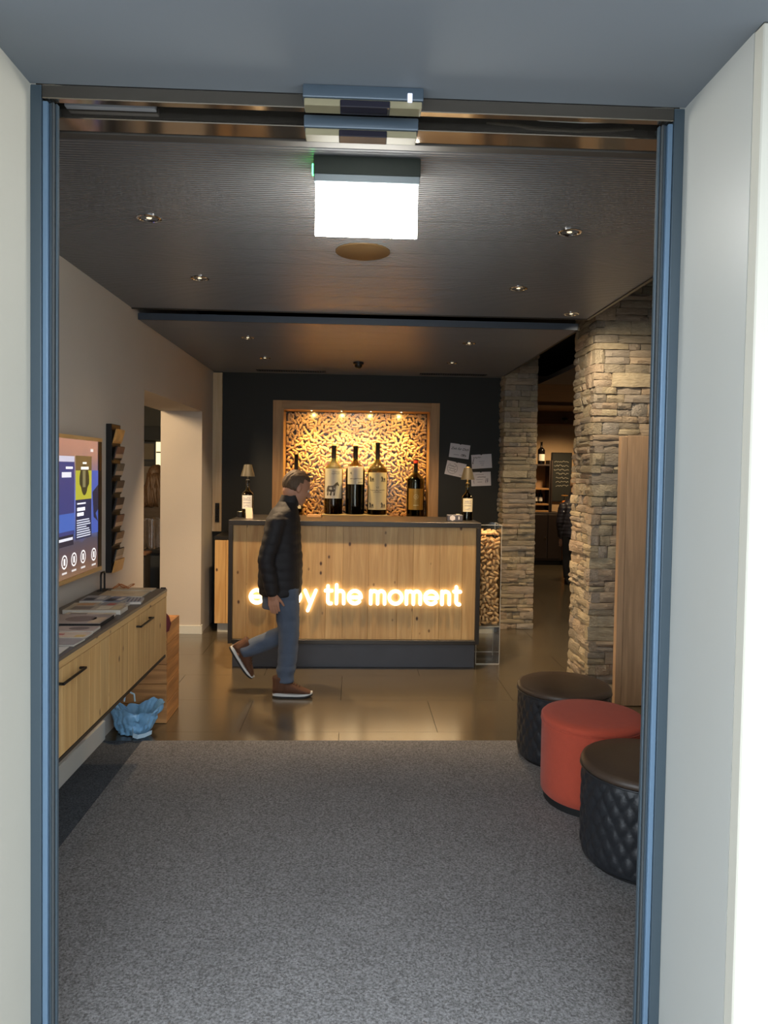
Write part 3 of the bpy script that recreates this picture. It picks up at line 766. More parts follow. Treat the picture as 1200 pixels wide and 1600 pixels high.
# bottle 5 (left behind the man)
t5 = bottle('slim dark bottle at the left of the niche behind the walking man', (-.622, NB, 1.138), .075, .36, .66, .021, M_foil, .50, fill=.85)
arc_patch(.075, .08, .26, -.9, .9).build('label', M_lab, t5, 60)
# risers
t = thing('bottle_riser', 'low grey riser under the three tall bottles in the niche', 'riser', (.018, NB, 1.115))
B().box(-.352, .352, -.112, .10, .034, .046, 0.002).build('top_board', mat('greige_board', '8e7d63', 0.6), t)
B().box(-.34, .34, -.095, .09, 0, .034).build('body', mat('taupe_board', '4b443c', 0.6), t)
tag(B().box(.54, .80, NB - .11, NB + .1, 1.1155, 1.137, 0.002).build('display_board', M_oakx), 'thin wooden board under the gold label bottle', 'board')
tag(B().box(-.745, -.50, NB - .11, NB + .1, 1.1155, 1.137, 0.002).build('display_board', M_oakx), 'thin wooden board under the slim bottle behind the man', 'board')
tag(B().box(-.475, -.375, NB - .12, NB + .0, 1.1155, 1.150, 0.002).build('wooden_box', M_oakx), 'small flat wooden box left of the zebra label bottle', 'box')

# ------------------------------------------------------------------ things on the counter
CT = 1.2225
M_shade = mat('taupe_metal_shade', '3d382b', 0.5, 0.2)
def bottle_lamp(label, x, y, on, lit):
    t = thing('bottle_lamp', label, 'lamp', (x, y, CT), group='bottle lamps on the counter')
    Rb, Hb, H, rn = .048, .195, .312, .0145
    pr = bottle_prof(Rb, Hb, H, rn); inner = [(max(r - .003, .002), max(z, .005)) for r, z in pr[:-1]]
    B().lathe(pr + inner[::-1], 28).build('bottle_glass', M_glassd, t, 50)
    wp = [(max(r - .0036, .002), max(z, .0055)) for r, z in pr if z < .24]; wp.append((wp[-1][0], wp[-1][1] + .001))
    B().lathe(wp, 24).build('wine', M_wine, t, 50)
    arc_patch(Rb, .075, .19, -1.0, 1.0).build('label', M_cream if lit else M_lab, t, 60)
    ink_poly(scribble(-.03, .03, .165, .008, 16, .003, rs) + bars([(-.034, .034, .148, .004), (-.03, .03, .125, .004)]) + scribble(-.025, .02, .10, .006, 8, .003, rs), Rb, 0, 'label_lettering', M_inkl, t)
    B().lathe([(.016, .285), (.016, .312), (.0175, .314), (.0175, .322), (.008, .326), (.006, .36)], 20).build('lamp_stem', mat('brass_stem', '9c8246', 0.3, 0.8) if lit else M_shade, t, 40)
    B().lathe([(.061, .352), (.060, .3525), (.033, .452), (.001, .454), (.001, .451), (.031, .449), (.0585, .354)], 32, cap=False).build('lamp_shade', M_shade, t, 40)
    B().lathe([(.001, .405), (.022, .402), (.022, .395), (.001, .394)], 20).build('light_disc', emis('lamp_disc', (1, .75, .4), on), t, 40)
    if lit:
        B().lathe([(.018, .4545), (.018, .459), (.010, .463), (.001, .464)], 16).build('touch_knob', mat('brass_knob', 'd8b876', 0.3, 0.7), t, 40)
    l = lamp('shade_lamp', 'POINT', (0, 0, .372), 1.2 if lit else .5, WARM, t, shadow_soft_size=.015)
    return t
bottle_lamp('bottle lamp with taupe shade at the left end of the counter', -.908, 6.19, 8, False)
bottle_lamp('lit bottle lamp with taupe shade at the right end of the counter', .987, 6.18, 20, True)
# card stand by left lamp
t = thing('card_stand', 'small folded cream card standing before the left bottle lamp', 'card', (-.875, 6.06, CT))
B().prism([(-.026, 0, 0), (.030, 0, 0), (.022, .022, .088), (-.034, .022, .088)], (0, .0015, 0)).build('front_leaf', mat('cream_card', 'd6bfa4', 0.7), t)
B().prism([(-.026, .052, 0), (.030, .052, 0), (.022, .025, .088), (-.034, .025, .088)], (0, .0015, 0)).build('back_leaf', MATS['cream_card'], t)
def tealight(label, x, y):
    t = thing('tea_light_holder', label, 'tea light', (x, y, CT), group='tea lights on the counter')
    B().lathe([(.024, 0), (.028, .003), (.030, .048), (.027, .048), (.025, .006), (.001, .006)], 24).build('cup', M_black, t, 40)
    B().lathe([(.025, .030), (.025, .046), (.001, .047)], 20).build('glow_disc', emis('tealight_glow', (1, .72, .35), 5), t, 40)
tealight('small glowing tea light left of the left bottle lamp', -.968, 6.20)
tealight('small glowing tea light left of the right bottle lamp', .915, 6.24)
t = thing('sanitizer_box', 'small grey box with white hexagon logo beside the right lamp', 'box', (.862, 6.03, CT))
B().box(-.066, .066, 0, .07, 0, .052, 0.003).build('box_body', mat('slate_carton', '55535a', 0.5), t)
hx = [(-.022 + .026 * math.cos(k * PI / 3 + PI / 6), -.0008, .026 + .024 * math.sin(k * PI / 3 + PI / 6)) for k in range(6)]
B().prism(hx, (0, .0012, 0)).build('hexagon_logo', mat('pink_white', 'd9d2cf', 0.6), t)
B().box(.028, .038, -.0008, .0004, .014, .040).build('logo_bar', MATS['pink_white'], t)
tag(B().box(-.405, -.28, 6.28, 6.40, CT, CT + .022, 0.002).build('wooden_tray', M_oakx), 'small pale wooden tray on the counter in front of the man', 'tray')

# cards on the black wall
def card(label, cx, cz, w, h, ang, kind):
    t = thing('wall_card', label, 'card', (cx, BY - .003, cz), (0, ang, 0), 'paper cards on the black wall')
    pts = [(-w / 2, 0, -h / 2), (w / 2, 0, -h / 2), (w / 2, 0, h / 2), (.012, 0, h / 2), (0, 0, h / 2 - .009), (-.012, 0, h / 2), (-w / 2, 0, h / 2)]
    B().prism(pts, (0, .002, 0)).build('paper', M_paper, t)
    def ink(polys, m, n='print'):
        b = B()
        for p in polys: b.poly([Vector((u, -.0006, v)) for u, v in p])
        b.build(n, m, t)
    if kind == 0:
        me = text_mesh('Zeit für Dich', .036, bold=.0004, align='CENTER', shear=.35)
        for v in me.vertices: v.co = Vector((v.co.x, -.0006, v.co.y + .012))
        me.materials.clear(); me.materials.append(M_ink); obj('handwriting', me, t)
        ink(bars([(-.06, 0, -.045, .005)]), M_inkl)
        ink(scribble(.02, .075, -.05, .004, 8, .004, rs) + scribble(.02, .05, -.038, .010, 7, .005, rs) + scribble(.04, .075, -.035, .012, 7, .005, rs), M_art, 'drawing')
    elif kind == 1:
        ink(scribble(-.09, -.005, .042, .009, 14, .004, rs) + [[(-.10, -.01), (-.094, -.01), (-.08, .03), (-.086, .034)], [(-.104, -.02), (-.092, -.024), (-.09, -.01), (-.10, -.008)]], M_art, 'drawing')
        ink(bars([(-.03, .03, -.002, .004), (-.02, .025, -.022, .004), (-.01, .02, -.042, .004)]), M_inkl)
    elif kind == 2:
        r_ = []
        for q in range(26):
            if 5 < q < 9: continue
            a0, a1 = 2 * PI * q / 26, 2 * PI * (q + .6) / 26
            r_.append([(-.035 + .058 * math.cos(a0), .058 * math.sin(a0)), (-.035 + .058 * math.cos(a1), .058 * math.sin(a1)), (-.035 + .05 * math.cos(a1), .05 * math.sin(a1)), (-.035 + .05 * math.cos(a0), .05 * math.sin(a0))])
        ink(r_, M_inkl, 'wreath'); ink(scribble(-.07, 0, .025, .006, 10, .004, rs) + scribble(-.075, .005, 0, .006, 10, .004, rs) + scribble(-.07, 0, -.025, .006, 10, .004, rs), M_ink, 'handwriting'); ink(bars([(.05, .09, -.055, .004)]), M_inkl)
    else:
        ink(scribble(-.04, .05, .018, .006, 12, .005, rs), M_ink, 'handwriting')
        ink(bars([(-.06, .03, .045, .004), (-.05, .02, -.008, .004), (-.04, .01, -.035, .005)]), M_inkl)
        ink(scribble(-.085, -.075, -.03, .02, 6, .004, rs), M_inkl, 'drawing'); ink(scribble(.045, .055, -.02, .03, 8, .004, rs), M_inkl, 'drawing'); ink(scribble(.065, .075, -.02, .03, 8, .004, rs), M_inkl, 'drawing')
card('top left white card with handwriting on the black wall', 1.128, 1.860, .215, .150, .115, 0)
card('right hand white card with leafy sketch on the black wall', 1.368, 1.754, .218, .150, -.075, 1)
card('tilted white card with wreath sketch, lower left on the black wall', 1.088, 1.667, .212, .150, .20, 2)
card('bottom right white card partly behind the lamp on the black wall', 1.365, 1.566, .212, .150, -.05, 3)

# ------------------------------------------------------------------ acrylic cork column
t = thing('acrylic_column', 'clear acrylic column filled with corks at the right end of the counter', 'display column', (1.06, 6.035, 0))
M_acr = thin_glass('acrylic', (.97, .98, .98), 0.03, 0.02)
AW, AD, AH = .206, .30, 1.195
B().box(0, AW, 0, .005, 0, AH, .001).build('front_sheet', M_acr, t)
B().box(0, AW, AD - .005, AD, 0, AH, .001).build('back_sheet', M_acr, t)
B().box(0, .005, .005, AD - .005, 0, AH).build('side_sheet', M_acr, t)
B().box(AW - .005, AW, .005, AD - .005, 0, AH).build('side_sheet', M_acr, t)
B().box(.005, AW - .005, .005, AD - .005, .318, .324).build('floor_sheet', mat('frosted_edge', 'b9b4a6', 0.3), t)
M_edge = mat('acrylic_edge', 'c8c4b8', 0.25)
for (xa, ya) in ((AW - .004, -.001), (0, -.001), (AW - .004, AD - .003)): B().box(xa, xa + .004, ya, ya + .004, 0, AH).build('edge', M_edge, t)
B().box(0, AW, -.001, .002, .0, .006).build('edge', M_edge, t); B().box(0, AW, -.001, .002, AH - .004, AH).build('edge', M_edge, t)
B().box(AW - .002, AW + .001, 0, AD, AH - .004, AH).build('edge', M_edge, t); B().box(0.005, AW - .005, AD - .008, AD - .005, 0.03, .036).build('edge', M_edge, t)
cork_me = []
for k in range(4):
    L_ = .043 + .003 * k; cork_me.append(B().lathe(cork_prof(L_, .0118), 10).mesh('wine_cork', M_corkr, 50))
rng = random.Random(8)
cl = 'wine cork in the clear acrylic column beside the counter'
cnt = 0
for (x, z, a) in pack(AW - .014, .765, 16000, .046, .0118, rng, tol=1.0):
    o = obj('wine_cork', cork_me[min(3, rng.randrange(2))], None, (1.06 + .007 + x, 6.035 + .0065 + .0125 + rng.uniform(0, .004), .3255 + z), None)
    o.rotation_mode = 'QUATERNION'; o.rotation_quaternion = (Matrix.Rotation(-a, 3, 'Y') @ Matrix.Rotation(PI / 2, 3, 'Y')).to_quaternion()
    tag(o, cl, 'cork', 'wine corks in the acrylic column'); cnt += 1
for (x, z, a) in pack(AW - .014, AD - .05, 1500, .048, .0122, rng, tol=1.0):
    o = obj('wine_cork', cork_me[rng.randrange(2)], None, (1.06 + .007 + x, 6.035 + .04 + z, .3255 + .765 + .016 + rng.uniform(0, .008) + z * .06), None)
    o.rotation_mode = 'QUATERNION'; o.rotation_quaternion = (Matrix.Rotation(a, 3, 'Z') @ Matrix.Rotation(PI / 2, 3, 'Y')).to_quaternion()
    tag(o, cl, 'cork', 'wine corks in the acrylic column'); cnt += 1
b = B()
for yy in (6.086, 6.12, 6.18, 6.24, 6.29):
    for (x, z, a) in pack(AW - .016, .76, 2500, .048, .0122, rng, tol=.9):
        Mx = Matrix.Translation((1.06 + .008 + x, yy, .327 + z)) @ Matrix.Rotation(-a, 4, 'Y') @ Matrix.Rotation(PI / 2, 4, 'Y'); b.lathe(cork_prof(.048, .0122), 8, M=Mx)
tag(b.build('cork_filling', M_cork, None, 50), 'heap of corks filling the inside of the acrylic column', 'corks', kind='stuff')

# ------------------------------------------------------------------ stools
M_leather = mat('black_leather', '24262a', 0.38, var=0.12, vscale=12, bump=0.15, bscale=160)
M_leather_top = mat('brown_black_leather', '46392f', 0.40, var=0.1, vscale=10, bump=0.1, bscale=160)
M_red = mat('coral_red_wool', 'b84c35', 0.95, var=0.08, vscale=40, bump=0.25, bscale=260, sheen=0.1)
def quilt_mesh(Rd, z0, z1, nd=26, rows=3.6):
    bm = B(); nu, nv = nd * 8, 56; rings = []
    for j in range(nv + 1):
        v = j / nv; ring = []
        for i in range(nu):
            u = i / nu
            p = abs(math.sin(PI * (u * nd + v * rows))) * abs(math.sin(PI * (u * nd - v * rows)))
            edge = min(1, v * 12, (1 - v) * 12)
            r = Rd - .007 + .010 * (p ** .45) * edge
            a = 2 * PI * u; ring.append(Vector((r * math.cos(a), r * math.sin(a), z0 + (z1 - z0) * v)))
        rings.append(ring)
    bm.loft(rings, cap=True); return bm.mesh('quilted_side', M_leather, 180)
def rim(Rd, z, n=48): return [(Rd * math.cos(2 * PI * k / n), Rd * math.sin(2 * PI * k / n), z) for k in range(n + 1)]
qm = quilt_mesh(.262, .02, .385)
tm = B().lathe([(.255, .385), (.264, .392), (.267, .404), (.262, .416), (.245, .424), (.15, .430), (.001, .431)], 56).mesh('seat_pad', M_leather_top, 180)
pm = B().tube(rim(.2655, .388), .0045, 8).mesh('piping', M_leather, 180)
bm_ = B().lathe([(.235, 0), (.235, .022)], 40).mesh('base_ring', M_dark, 40)
for lab, (x, y) in (('round black leather stool with quilted sides, farthest of the three', (1.235, 4.07)), ('round black leather stool with quilted sides, nearest the door jamb', (1.262, 2.975))):
    t = thing('quilted_stool', lab, 'stool', (x, y, .0045), group='round stools on the right')
    obj('quilted_side', qm, t); obj('seat_pad', tm, t); obj('piping', pm, t); obj('base_ring', bm_, t)
t = thing('felt_stool', 'round coral red felt stool between the two black ones', 'stool', (1.222, 3.53, .0045), group='round stools on the right')
B().lathe([(.238, .034), (.250, .046), (.252, .09), (.252, .375), (.254, .395), (.250, .398)], 56, cap=False).build('side_cover', M_red, t, 60)
B().lathe([(.250, .394), (.255, .402), (.254, .418), (.244, .428), (.20, .434), (.001, .437)], 56, cap=False).build('seat_pad', M_red, t, 180)
B().tube(rim(.253, .396), .0035, 8).build('seam', M_red, t, 180)
B().lathe([(.236, 0), (.236, .036), (.001, .036)], 48).build('base_ring', M_dark, t, 40)

# ------------------------------------------------------------------ sideboard (floating)
t = thing('sideboard', 'floating wooden sideboard with grey top along the left wall', 'sideboard', (LX + .006, 2.25, .52))
SX, SY, SH = .384, 2.03, .40
M_top = mat('grey_brown_top', '5a5148', 0.45, var=0.06)
B().box(0, SX + .004, 0, SY, SH - .012, SH + .004, 0.0015).build('top_panel', M_top, t)
B().box(SX - .018, SX + .002, 0, SY, SH - .040, SH - .012, 0.001).build('top_rail', M_spruce_y, t)
B().box(0, SX, SY - .018, SY, .0, SH - .012, 0.001).build('end_panel', M_spruce, t)
B().box(0, SX, 0, .018, .0, SH - .012, 0.001).build('end_panel', M_spruce, t)
B().box(0, SX + .001, .018, SY - .018, 0, .016, 0.001).build('bottom_panel', M_darkmetal, t)
B().box(0, .012, .018, SY - .018, .016, SH - .012).build('back_panel', M_dark, t)
for (ya, yb, hy) in ((.021, 1.03, .57), (1.034, SY - .021, 1.55)):
    dn = bpy.data.objects.new('door', None); COL.objects.link(dn); dn.parent = t; dn.location = (SX - .018, ya, .018)
    n = 8; rr = random.Random(int(ya * 100)); ww = [rr.uniform(.7, 1.3) for _ in range(n)]; s_ = (yb - ya) / sum(ww); a = 0
    for w in ww:
        w *= s_
        o = B().box(0, .018, -w / 2 + .0005, w / 2 - .0005, 0, SH - .0605, 0.001).build('board', M_spruce, dn); o.location = (0, a + w / 2, 0); a += w
    h = B(); hz_ = .285
    h.box(.018, .046, hy - ya - .115, hy - ya - .105, hz_, hz_ + .010, .002); h.box(.018, .046, hy - ya + .105, hy - ya + .115, hz_, hz_ + .010, .002); h.box(.038, .048, hy - ya - .115, hy - ya + .115, hz_, hz_ + .010, .002)
    h.build('handle', M_black, dn)

# brochures and magazines on top
PZ = .9245
papers = [
 # x0,x1,y0,y1,h,rot,cover,edge,label
 (-1.215, -1.115, 2.70, 2.87, .003, .05, 'd8d3c8', 'plain white leaflet nearest the door on the sideboard'),
 (-1.225, -1.105, 2.89, 3.00, .006, -.04, '9a938d', 'grey leaflet beside the plain white one on the sideboard'),
 (-1.255, -1.11, 3.01, 3.105, .008, .0, 'd9c2a6', 'leaflet with red and yellow print on the sideboard'),
 (-1.29, -1.115, 3.115, 3.215, .010, .03, 'b9a594', 'beige brochure with an oval picture on the sideboard'),
 (-1.40, -1.125, 3.225, 3.43, .018, .02, '9d9084', 'thick magazine with dark spine on the sideboard'),
 (-1.37, -1.14, 3.44, 3.50, .012, -.02, 'c9b89a', 'cream brochure tucked behind the dark spined magazine'),
 (-1.40, -1.125, 3.51, 3.635, .022, .03, 'a89a80', 'thick stack of brochures in the middle of the sideboard'),
 (-1.43, -1.30, 3.645, 3.765, .010, .1, 'b3a58d', 'small brochure next to the wall in the middle of the sideboard'),
 (-1.29, -1.16, 3.65, 3.77, .012, -.08, '8f8b88', 'brochure with red patch in the middle of the sideboard'),
 (-1.43, -1.31, 3.79, 3.95, .014, .08, '8c8a8c', 'pale grey folded brochure by the wall on the sideboard'),
 (-1.30, -1.21, 3.785, 3.935, .012, -.1, '5f6b80', 'blue grey folded brochure on the sideboard'),
 (-1.195, -1.115, 3.78, 3.91, .012, .15, '90949a', 'striped blue and white leaflet at the front edge of the sideboard'),
 (-1.40, -1.16, 3.98, 4.155, .006, .03, 'c4ae8c', 'large beige sheet near the far end of the sideboard'),
 (-1.39, -1.155, 4.175, 4.265, .006, -.02, 'c9b596', 'beige envelope at the far end of the sideboard'),
]
rp = random.Random(4)
for i, (x0, x1, y0, y1, h, rot, c, lab) in enumerate(papers):
    t = thing('brochure', lab, 'brochure', ((x0 + x1) / 2, (y0 + y1) / 2, PZ), (0, 0, rot), 'printed matter on the sideboard'); w, dd = (x1 - x0) / 2, (y1 - y0) / 2
    B().box(-w, w, -dd, dd, 0, h, 0.0006).build('pages', mat('paper_edge', 'bcb4a6', 0.8) if i != 4 else M_dark, t)
    B().box(-w, w, -dd, dd, h, h + .001).build('cover', mat('cover_' + c, c, 0.35, var=0.25, vscale=14), t)
    hh = h + .0014
    def patch(u0, u1, v0, v1, col, n='print'):
        B().poly([(u0 * w, v0 * dd, hh), (u1 * w, v0 * dd, hh), (u1 * w, v1 * dd, hh), (u0 * w, v1 * dd, hh)]).build(n, mat('ink_' + col, col, 0.4, var=.2, vscale=30), t)
    if i in (3, 4): 
        e = B(); e.poly([(w * .15 + w * .5 * math.cos(2 * PI * k / 20), dd * .6 * math.sin(2 * PI * k / 20), hh) for k in range(20)]); e.build('oval_picture', mat('ink_6f5d50', '6f5d50', .4, var=.3, vscale=40), t)
    if i == 4: patch(.55, .95, -.9, .3, 'c9b08a')
    if i == 2: patch(-.9, -.4, -.2, .3, 'b0392c'); patch(.35, .9, -.9, -.1, 'd8b866')
    if i in (6, 5): patch(-.8, -.1, -.7, .5, '6e6152'); patch(.1, .55, -.7, .7, 'd2c7ac'); patch(.6, .9, -.8, .8, 'c7b48a')
    if i == 8: patch(-.4, .2, -.5, .4, 'b5574a'); patch(.3, .9, -.8, .6, 'c3b093')
    if i in (9, 10): patch(-.8, .1, -.8, .1, '2b2f38'); patch(.2, .8, -.4, .7, 'cfcac0')
    if i == 11:
        for q in range(4): patch(-.85 + q * .45, -.65 + q * .45, -.9, .9, '3a4560')
    if i == 7: patch(-.6, .7, -.5, .6, 'c08f5f')
    if i == 12: patch(.0, .5, -.3, -.1, 'a48a66')
tw = B(); pts = [(-1.335 + .05 * math.cos(a * .7) * (1 + .2 * math.sin(a * 3)), 4.235 + .02 * math.sin(a), .945 + .012 * math.sin(a * 2.3)) for a in [k * .35 for k in range(48)]]
tw.tube(pts, .0022, 6)
tag(tw.build('twine_bundle', mat('orange_twine', 'a8683a', 0.8), None, 60), 'loose orange twine bundle at the far end of the sideboard', 'twine')
t = thing('card_holder', 'small black upright loop holder at the far wall end of the sideboard', 'holder', (-1.445, 4.20, PZ))
B().tube([(0, -.03, 0), (0, -.03, .09), (0, -.022, .105), (0, .022, .105), (0, .03, .09), (0, .03, 0)], .006, 8).build('loop', M_black, t, 60)
B().box(-.02, .02, -.04, .04, 0, .004, .001).build('foot_plate', M_black, t)
t = thing('red_bag', 'dark red cloth bag hanging on the far end of the sideboard', 'bag', (-1.125, 4.281, .74))
B().box(-.012, .02, .0, .012, .02, .19, .003).build('strap', mat('dark_strap', '2d221c', 0.7), t)
bb_ = B(); bb_.loft([[Vector((cx + rx * math.cos(2 * PI * k / 14), .030 + .026 * math.sin(2 * PI * k / 14) * (1 + .15 * math.sin(k * 2.1)), z)) for k in range(14)] for z, rx, cx in ((-.085, .018, .0), (-.075, .034, 0), (-.03, .042, .004), (.01, .034, 0), (.03, .014, 0))])
bb_.build('pouch', mat('dark_red_cloth', '5d1f22', 0.9, bump=.3, bscale=60), t, 60)

# ------------------------------------------------------------------ crate and blue bag
t = thing('wooden_crate', 'upright wooden crate of planks on the floor past the sideboard', 'crate', (-1.47, 4.60, 0.001))
CW, CD, CH = .292, .325, .635
for q in range(5):
    z0 = q * CH / 5 + .0015; z1 = (q + 1) * CH / 5 - .0015
    B().box(0, CW, 0, .014, z0, z1, .0015).build('plank', M_crate, t)
    B().box(CW - .014, CW, .0145, CD - .0145, z0, z1, .0015).build('plank', M_crate_y, t)
    B().box(0, CW, CD - .014, CD, z0, z1, .0015).build('plank', M_crate, t)
    B().box(0, .014, .0145, CD - .0145, z0, z1, .0015).build('plank', M_crate_y, t)
B().box(.014, CW - .014, .0145, CD - .0145, 0.002, .016).build('bottom_board', M_crate, t)
B().box(.014, CW - .014, .0145, CD - .0145, CH - .016, CH - .002).build('top_board', M_crate, t)
t = thing('blue_bag', 'crumpled light blue plastic bag on the floor before the crate', 'bag', (-1.335, 4.44, .006))
b = B(); rings = []; nR, nS = 15, 120
for j in range(nR):
    v = j / (nR - 1); z = .165 * v
    base = .62 + .52 * v - .10 * v * v
    ring = []
    for i in range(nS):
        a = 2 * PI * i / nS
        pl = abs(math.sin(4.5 * a + 1.1 * math.sin(2 * a + 1) + .5 * v)) ** .7
        pl2 = abs(math.sin(10 * a + 2 * math.sin(a) + 1.2 * v))
        fold = 1 + (.05 + .13 * v) * (pl - .6) + (.02 + .05 * v) * (pl2 - .6)
        nn = Vector((math.cos(a) * 3, math.sin(a) * 3, v * 6))
        nz_ = .016 * noise.noise(nn) + .008 * noise.noise(nn * 3)
        rx = .150 * base * fold + nz_; ry = .100 * base * fold + nz_
        zz = z + v * (.022 * math.sin(a * 2 + .8) + .022 * noise.noise(nn * 1.3) + .016 * (pl - .5))
        ring.append(Vector((rx * math.cos(a) + .015 * v, ry * math.sin(a), max(0, zz))))
    rings.append(ring)
for j in range(1, 6):   # inside of the open bag
    v = 1 - j / 6
    rings.append([Vector((p.x * .93 * (0.5 + .5 * v) + .0, p.y * .9 * (.5 + .5 * v), max(.02, p.z * (0.35 + .62 * v)))) for p in rings[nR - 1]])
b.loft(rings); b.build('bag_body', mat('light_blue_plastic', '7fb0d6', 0.35, var=.12, vscale=14, bump=.9, bscale=22), t, 60)
b = B(); prev = None
strap = [(.02, -.10, .045), (.03, -.125, .012), (.06, -.135, .006), (.10, -.125, .012), (.135, -.10, .022)]
b.loft([[Vector((x, y, z)), Vector((x + .004, y - .002, z + .026)), Vector((x + .004, y + .001, z + .026)), Vector((x, y + .003, z))] for x, y, z in strap])
b.build('handle', mat('pale_blue_strap', 'b5d0e2', 0.5), t)
b = B().tube([(-.06, .0, .19), (-.055, .0, .235), (-.03, .0, .25), (.0, .0, .235), (.005, 0, .19)], .006, 6); b.build('handle', MATS['pale_blue_strap'], t, 60)

# ------------------------------------------------------------------ wall screen
SXP = -1.452
t = thing('wall_screen', 'large wood framed information screen on the left wall', 'screen', (SXP, 0, 0))
y0, y1, z0, z1 = 2.98, 4.195, 1.045, 1.803
B().box(-.036, -.004, y0, y1, z0, z1, .002).build('casing', M_dark, t)
B().box(-.036, .004, y0, y1 + .001, z1 - .020, z1, .001).build('frame_rail', M_spruce_y, t)
B().box(-.036, .004, y0, y1 + .001, z0, z0 + .024, .001).build('frame_rail', M_spruce_y, t)
B().box(-.036, .002, y1 - .056, y1, z0 + .024, z1 - .020, .001).build('bezel', M_black, t)
B().box(-.036, .004, y0, y0 + .02, z0 + .024, z1 - .020, .001).build('bezel', M_black, t)
def screen_grad():
    m, nt, b = _new('screen_picture'); L = nt.links.new
    tc = N(nt, 'ShaderNodeTexCoord'); sx = N(nt, 'ShaderNodeSeparateXYZ'); L(tc.outputs['Object'], sx.inputs[0])
    mr = N(nt, 'ShaderNodeMapRange'); mr.inputs[1].default_value = 1.06; mr.inputs[2].default_value = 1.79; L(sx.outputs['Z'], mr.inputs[0])
    no = N(nt, 'ShaderNodeTexNoise', Scale=7.0, Detail=4.0); L(tc.outputs['Object'], no.inputs['Vector'])
    ad = N(nt, 'ShaderNodeMath', operation='MULTIPLY_ADD'); ad.inputs[1].default_value = .10; L(no.outputs['Fac'], ad.inputs[0]); L(mr.outputs[0], ad.inputs[2])
    rp_ = N(nt, 'ShaderNodeValToRGB'); el = rp_.color_ramp.elements
    el[0].position = .05; el[0].color = lin('7d5e48'); el[1].position = 1.0; el[1].color = lin('9c7870')
    for p, c in ((.16, '5d4a4c'), (.30, '4a4858'), (.38, '4f66a8'), (.55, '6f7cc8'), (.70, '5f63a8'), (.84, '7d6a80'), (.93, '94746e')):
        e = el.new(p); e.color = lin(c)
    L(ad.outputs[0], rp_.inputs[0]); b.inputs['Base Color'].default_value = (.02, .02, .02, 1); b.inputs['Roughness'].default_value = .25
    L(rp_.outputs[0], b.inputs['Emission Color']); b.inputs['Emission Strength'].default_value = 1.0
    return m
B().box(-.004, -.001, y0 + .02, y1 - .056, z0 + .024, z1 - .020).build('picture', screen_grad(), t)
def sq(ya, yb, za, zb, col, s=1.0, dep=.0005, n='screen_tile'):
    B().poly([(dep, ya, za), (dep, yb, za), (dep, yb, zb), (dep, ya, zb)]).build(n, emis('scr_%s_%s' % (col, s), col, s), t)
sq(3.30, 3.792, 1.29, 1.694, '3d4480', .9); sq(3.30, 3.792, 1.665, 1.694, 'c9c9dc', 1.0, .0008)
sq(3.30, 3.792, 1.31, 1.40, '4a6cc0', .9, .0007); sq(3.30, 3.78, 1.235, 1.29, '2a2c40', .8, .0008)
sq(3.68, 3.77, 1.628, 1.640, 'e8e8f0', 1.2, .001, 'screen_text'); sq(3.63, 3.75, 1.585, 1.612, 'dfe0ea', 1.1, .001, 'screen_text')
sq(3.56, 3.77, 1.262, 1.276, 'e0e2ec', 1.1, .001, 'screen_text')
sq(3.808, 4.036, 1.465, 1.698, 'b3b13c', 1.0, .0006); sq(3.808, 4.036, 1.62, 1.698, '6e5a38', 1.0, .0008)
gp = [(.0010, 3.93 + .070 * math.sin(a) * (1 if math.cos(a) > -.3 else .75), 1.568 + .082 * math.cos(a)) for a in [2 * PI * k / 24 for k in range(24)]]
B().poly(gp).build('screen_picture_glass', emis('scr_glass', '3a3826', 1.0), t)
sq(3.905, 3.945, 1.53, 1.62, '807c58', 1.0, .0013)
sq(3.88, 3.99, 1.625, 1.640, 'f0efe8', 1.2, .0014, 'screen_text'); sq(3.905, 3.96, 1.655, 1.665, 'f0efe8', 1.2, .0014, 'screen_text')
sq(3.808, 4.036, 1.255, 1.465, '2c3352', .9, .0006)
sq(3.83, 3.95, 1.440, 1.448, 'e8eaf4', 1.2, .001, 'screen_text'); sq(3.83, 3.94, 1.405, 1.423, 'f0f2fa', 1.4, .001, 'screen_text'); sq(3.83, 3.92, 1.378, 1.396, 'f0f2fa', 1.4, .001, 'screen_text')
for q, e in enumerate((4.0, 4.01, 4.02, 3.96, 4.0, 4.01, 4.02, 4.02)): sq(3.825, e, 1.352 - q * .0125, 1.358 - q * .0125, 'd5daea', 1.1, .001, 'screen_text')
sq(4.045, 4.139, 1.27, 1.62, '4a62b8', .9, .0006)
B().poly([(.0009, 4.05, 1.50), (.0009, 4.139, 1.54), (.0009, 4.139, 1.40), (.0009, 4.10, 1.38), (.0009, 4.139, 1.33), (.0009, 4.07, 1.36)]).build('screen_tile', emis('scr_hands', '232b46', .8), t)
for cy_, cz_ in ((3.665, 1.157), (3.789, 1.157), (3.915, 1.156), (4.073, 1.150)):
    b = B()
    for k in range(20):
        a0, a1 = 2 * PI * k / 20, 2 * PI * (k + 1) / 20
        b.poly([(.001, cy_ + .036 * math.cos(a0), cz_ + .036 * math.sin(a0)), (.001, cy_ + .036 * math.cos(a1), cz_ + .036 * math.sin(a1)), (.001, cy_ + .029 * math.cos(a1), cz_ + .029 * math.sin(a1)), (.001, cy_ + .029 * math.cos(a0), cz_ + .029 * math.sin(a0))])
    b.build('screen_icon', emis('scr_icon', 'f4f0ee', 1.3), t)
    sq(cy_ - .010, cy_ + .010, cz_ - .017, cz_ + .017, 'ece8e6', 1.2, .001, 'screen_icon'); sq(cy_ - .030, cy_ + .030, cz_ - .062, cz_ - .052, 'dcd6d4', 1.0, .001, 'screen_text')
sq(4.02, 4.06, 1.722, 1.738, 'e6dcd8', 1.0, .001, 'screen_text')

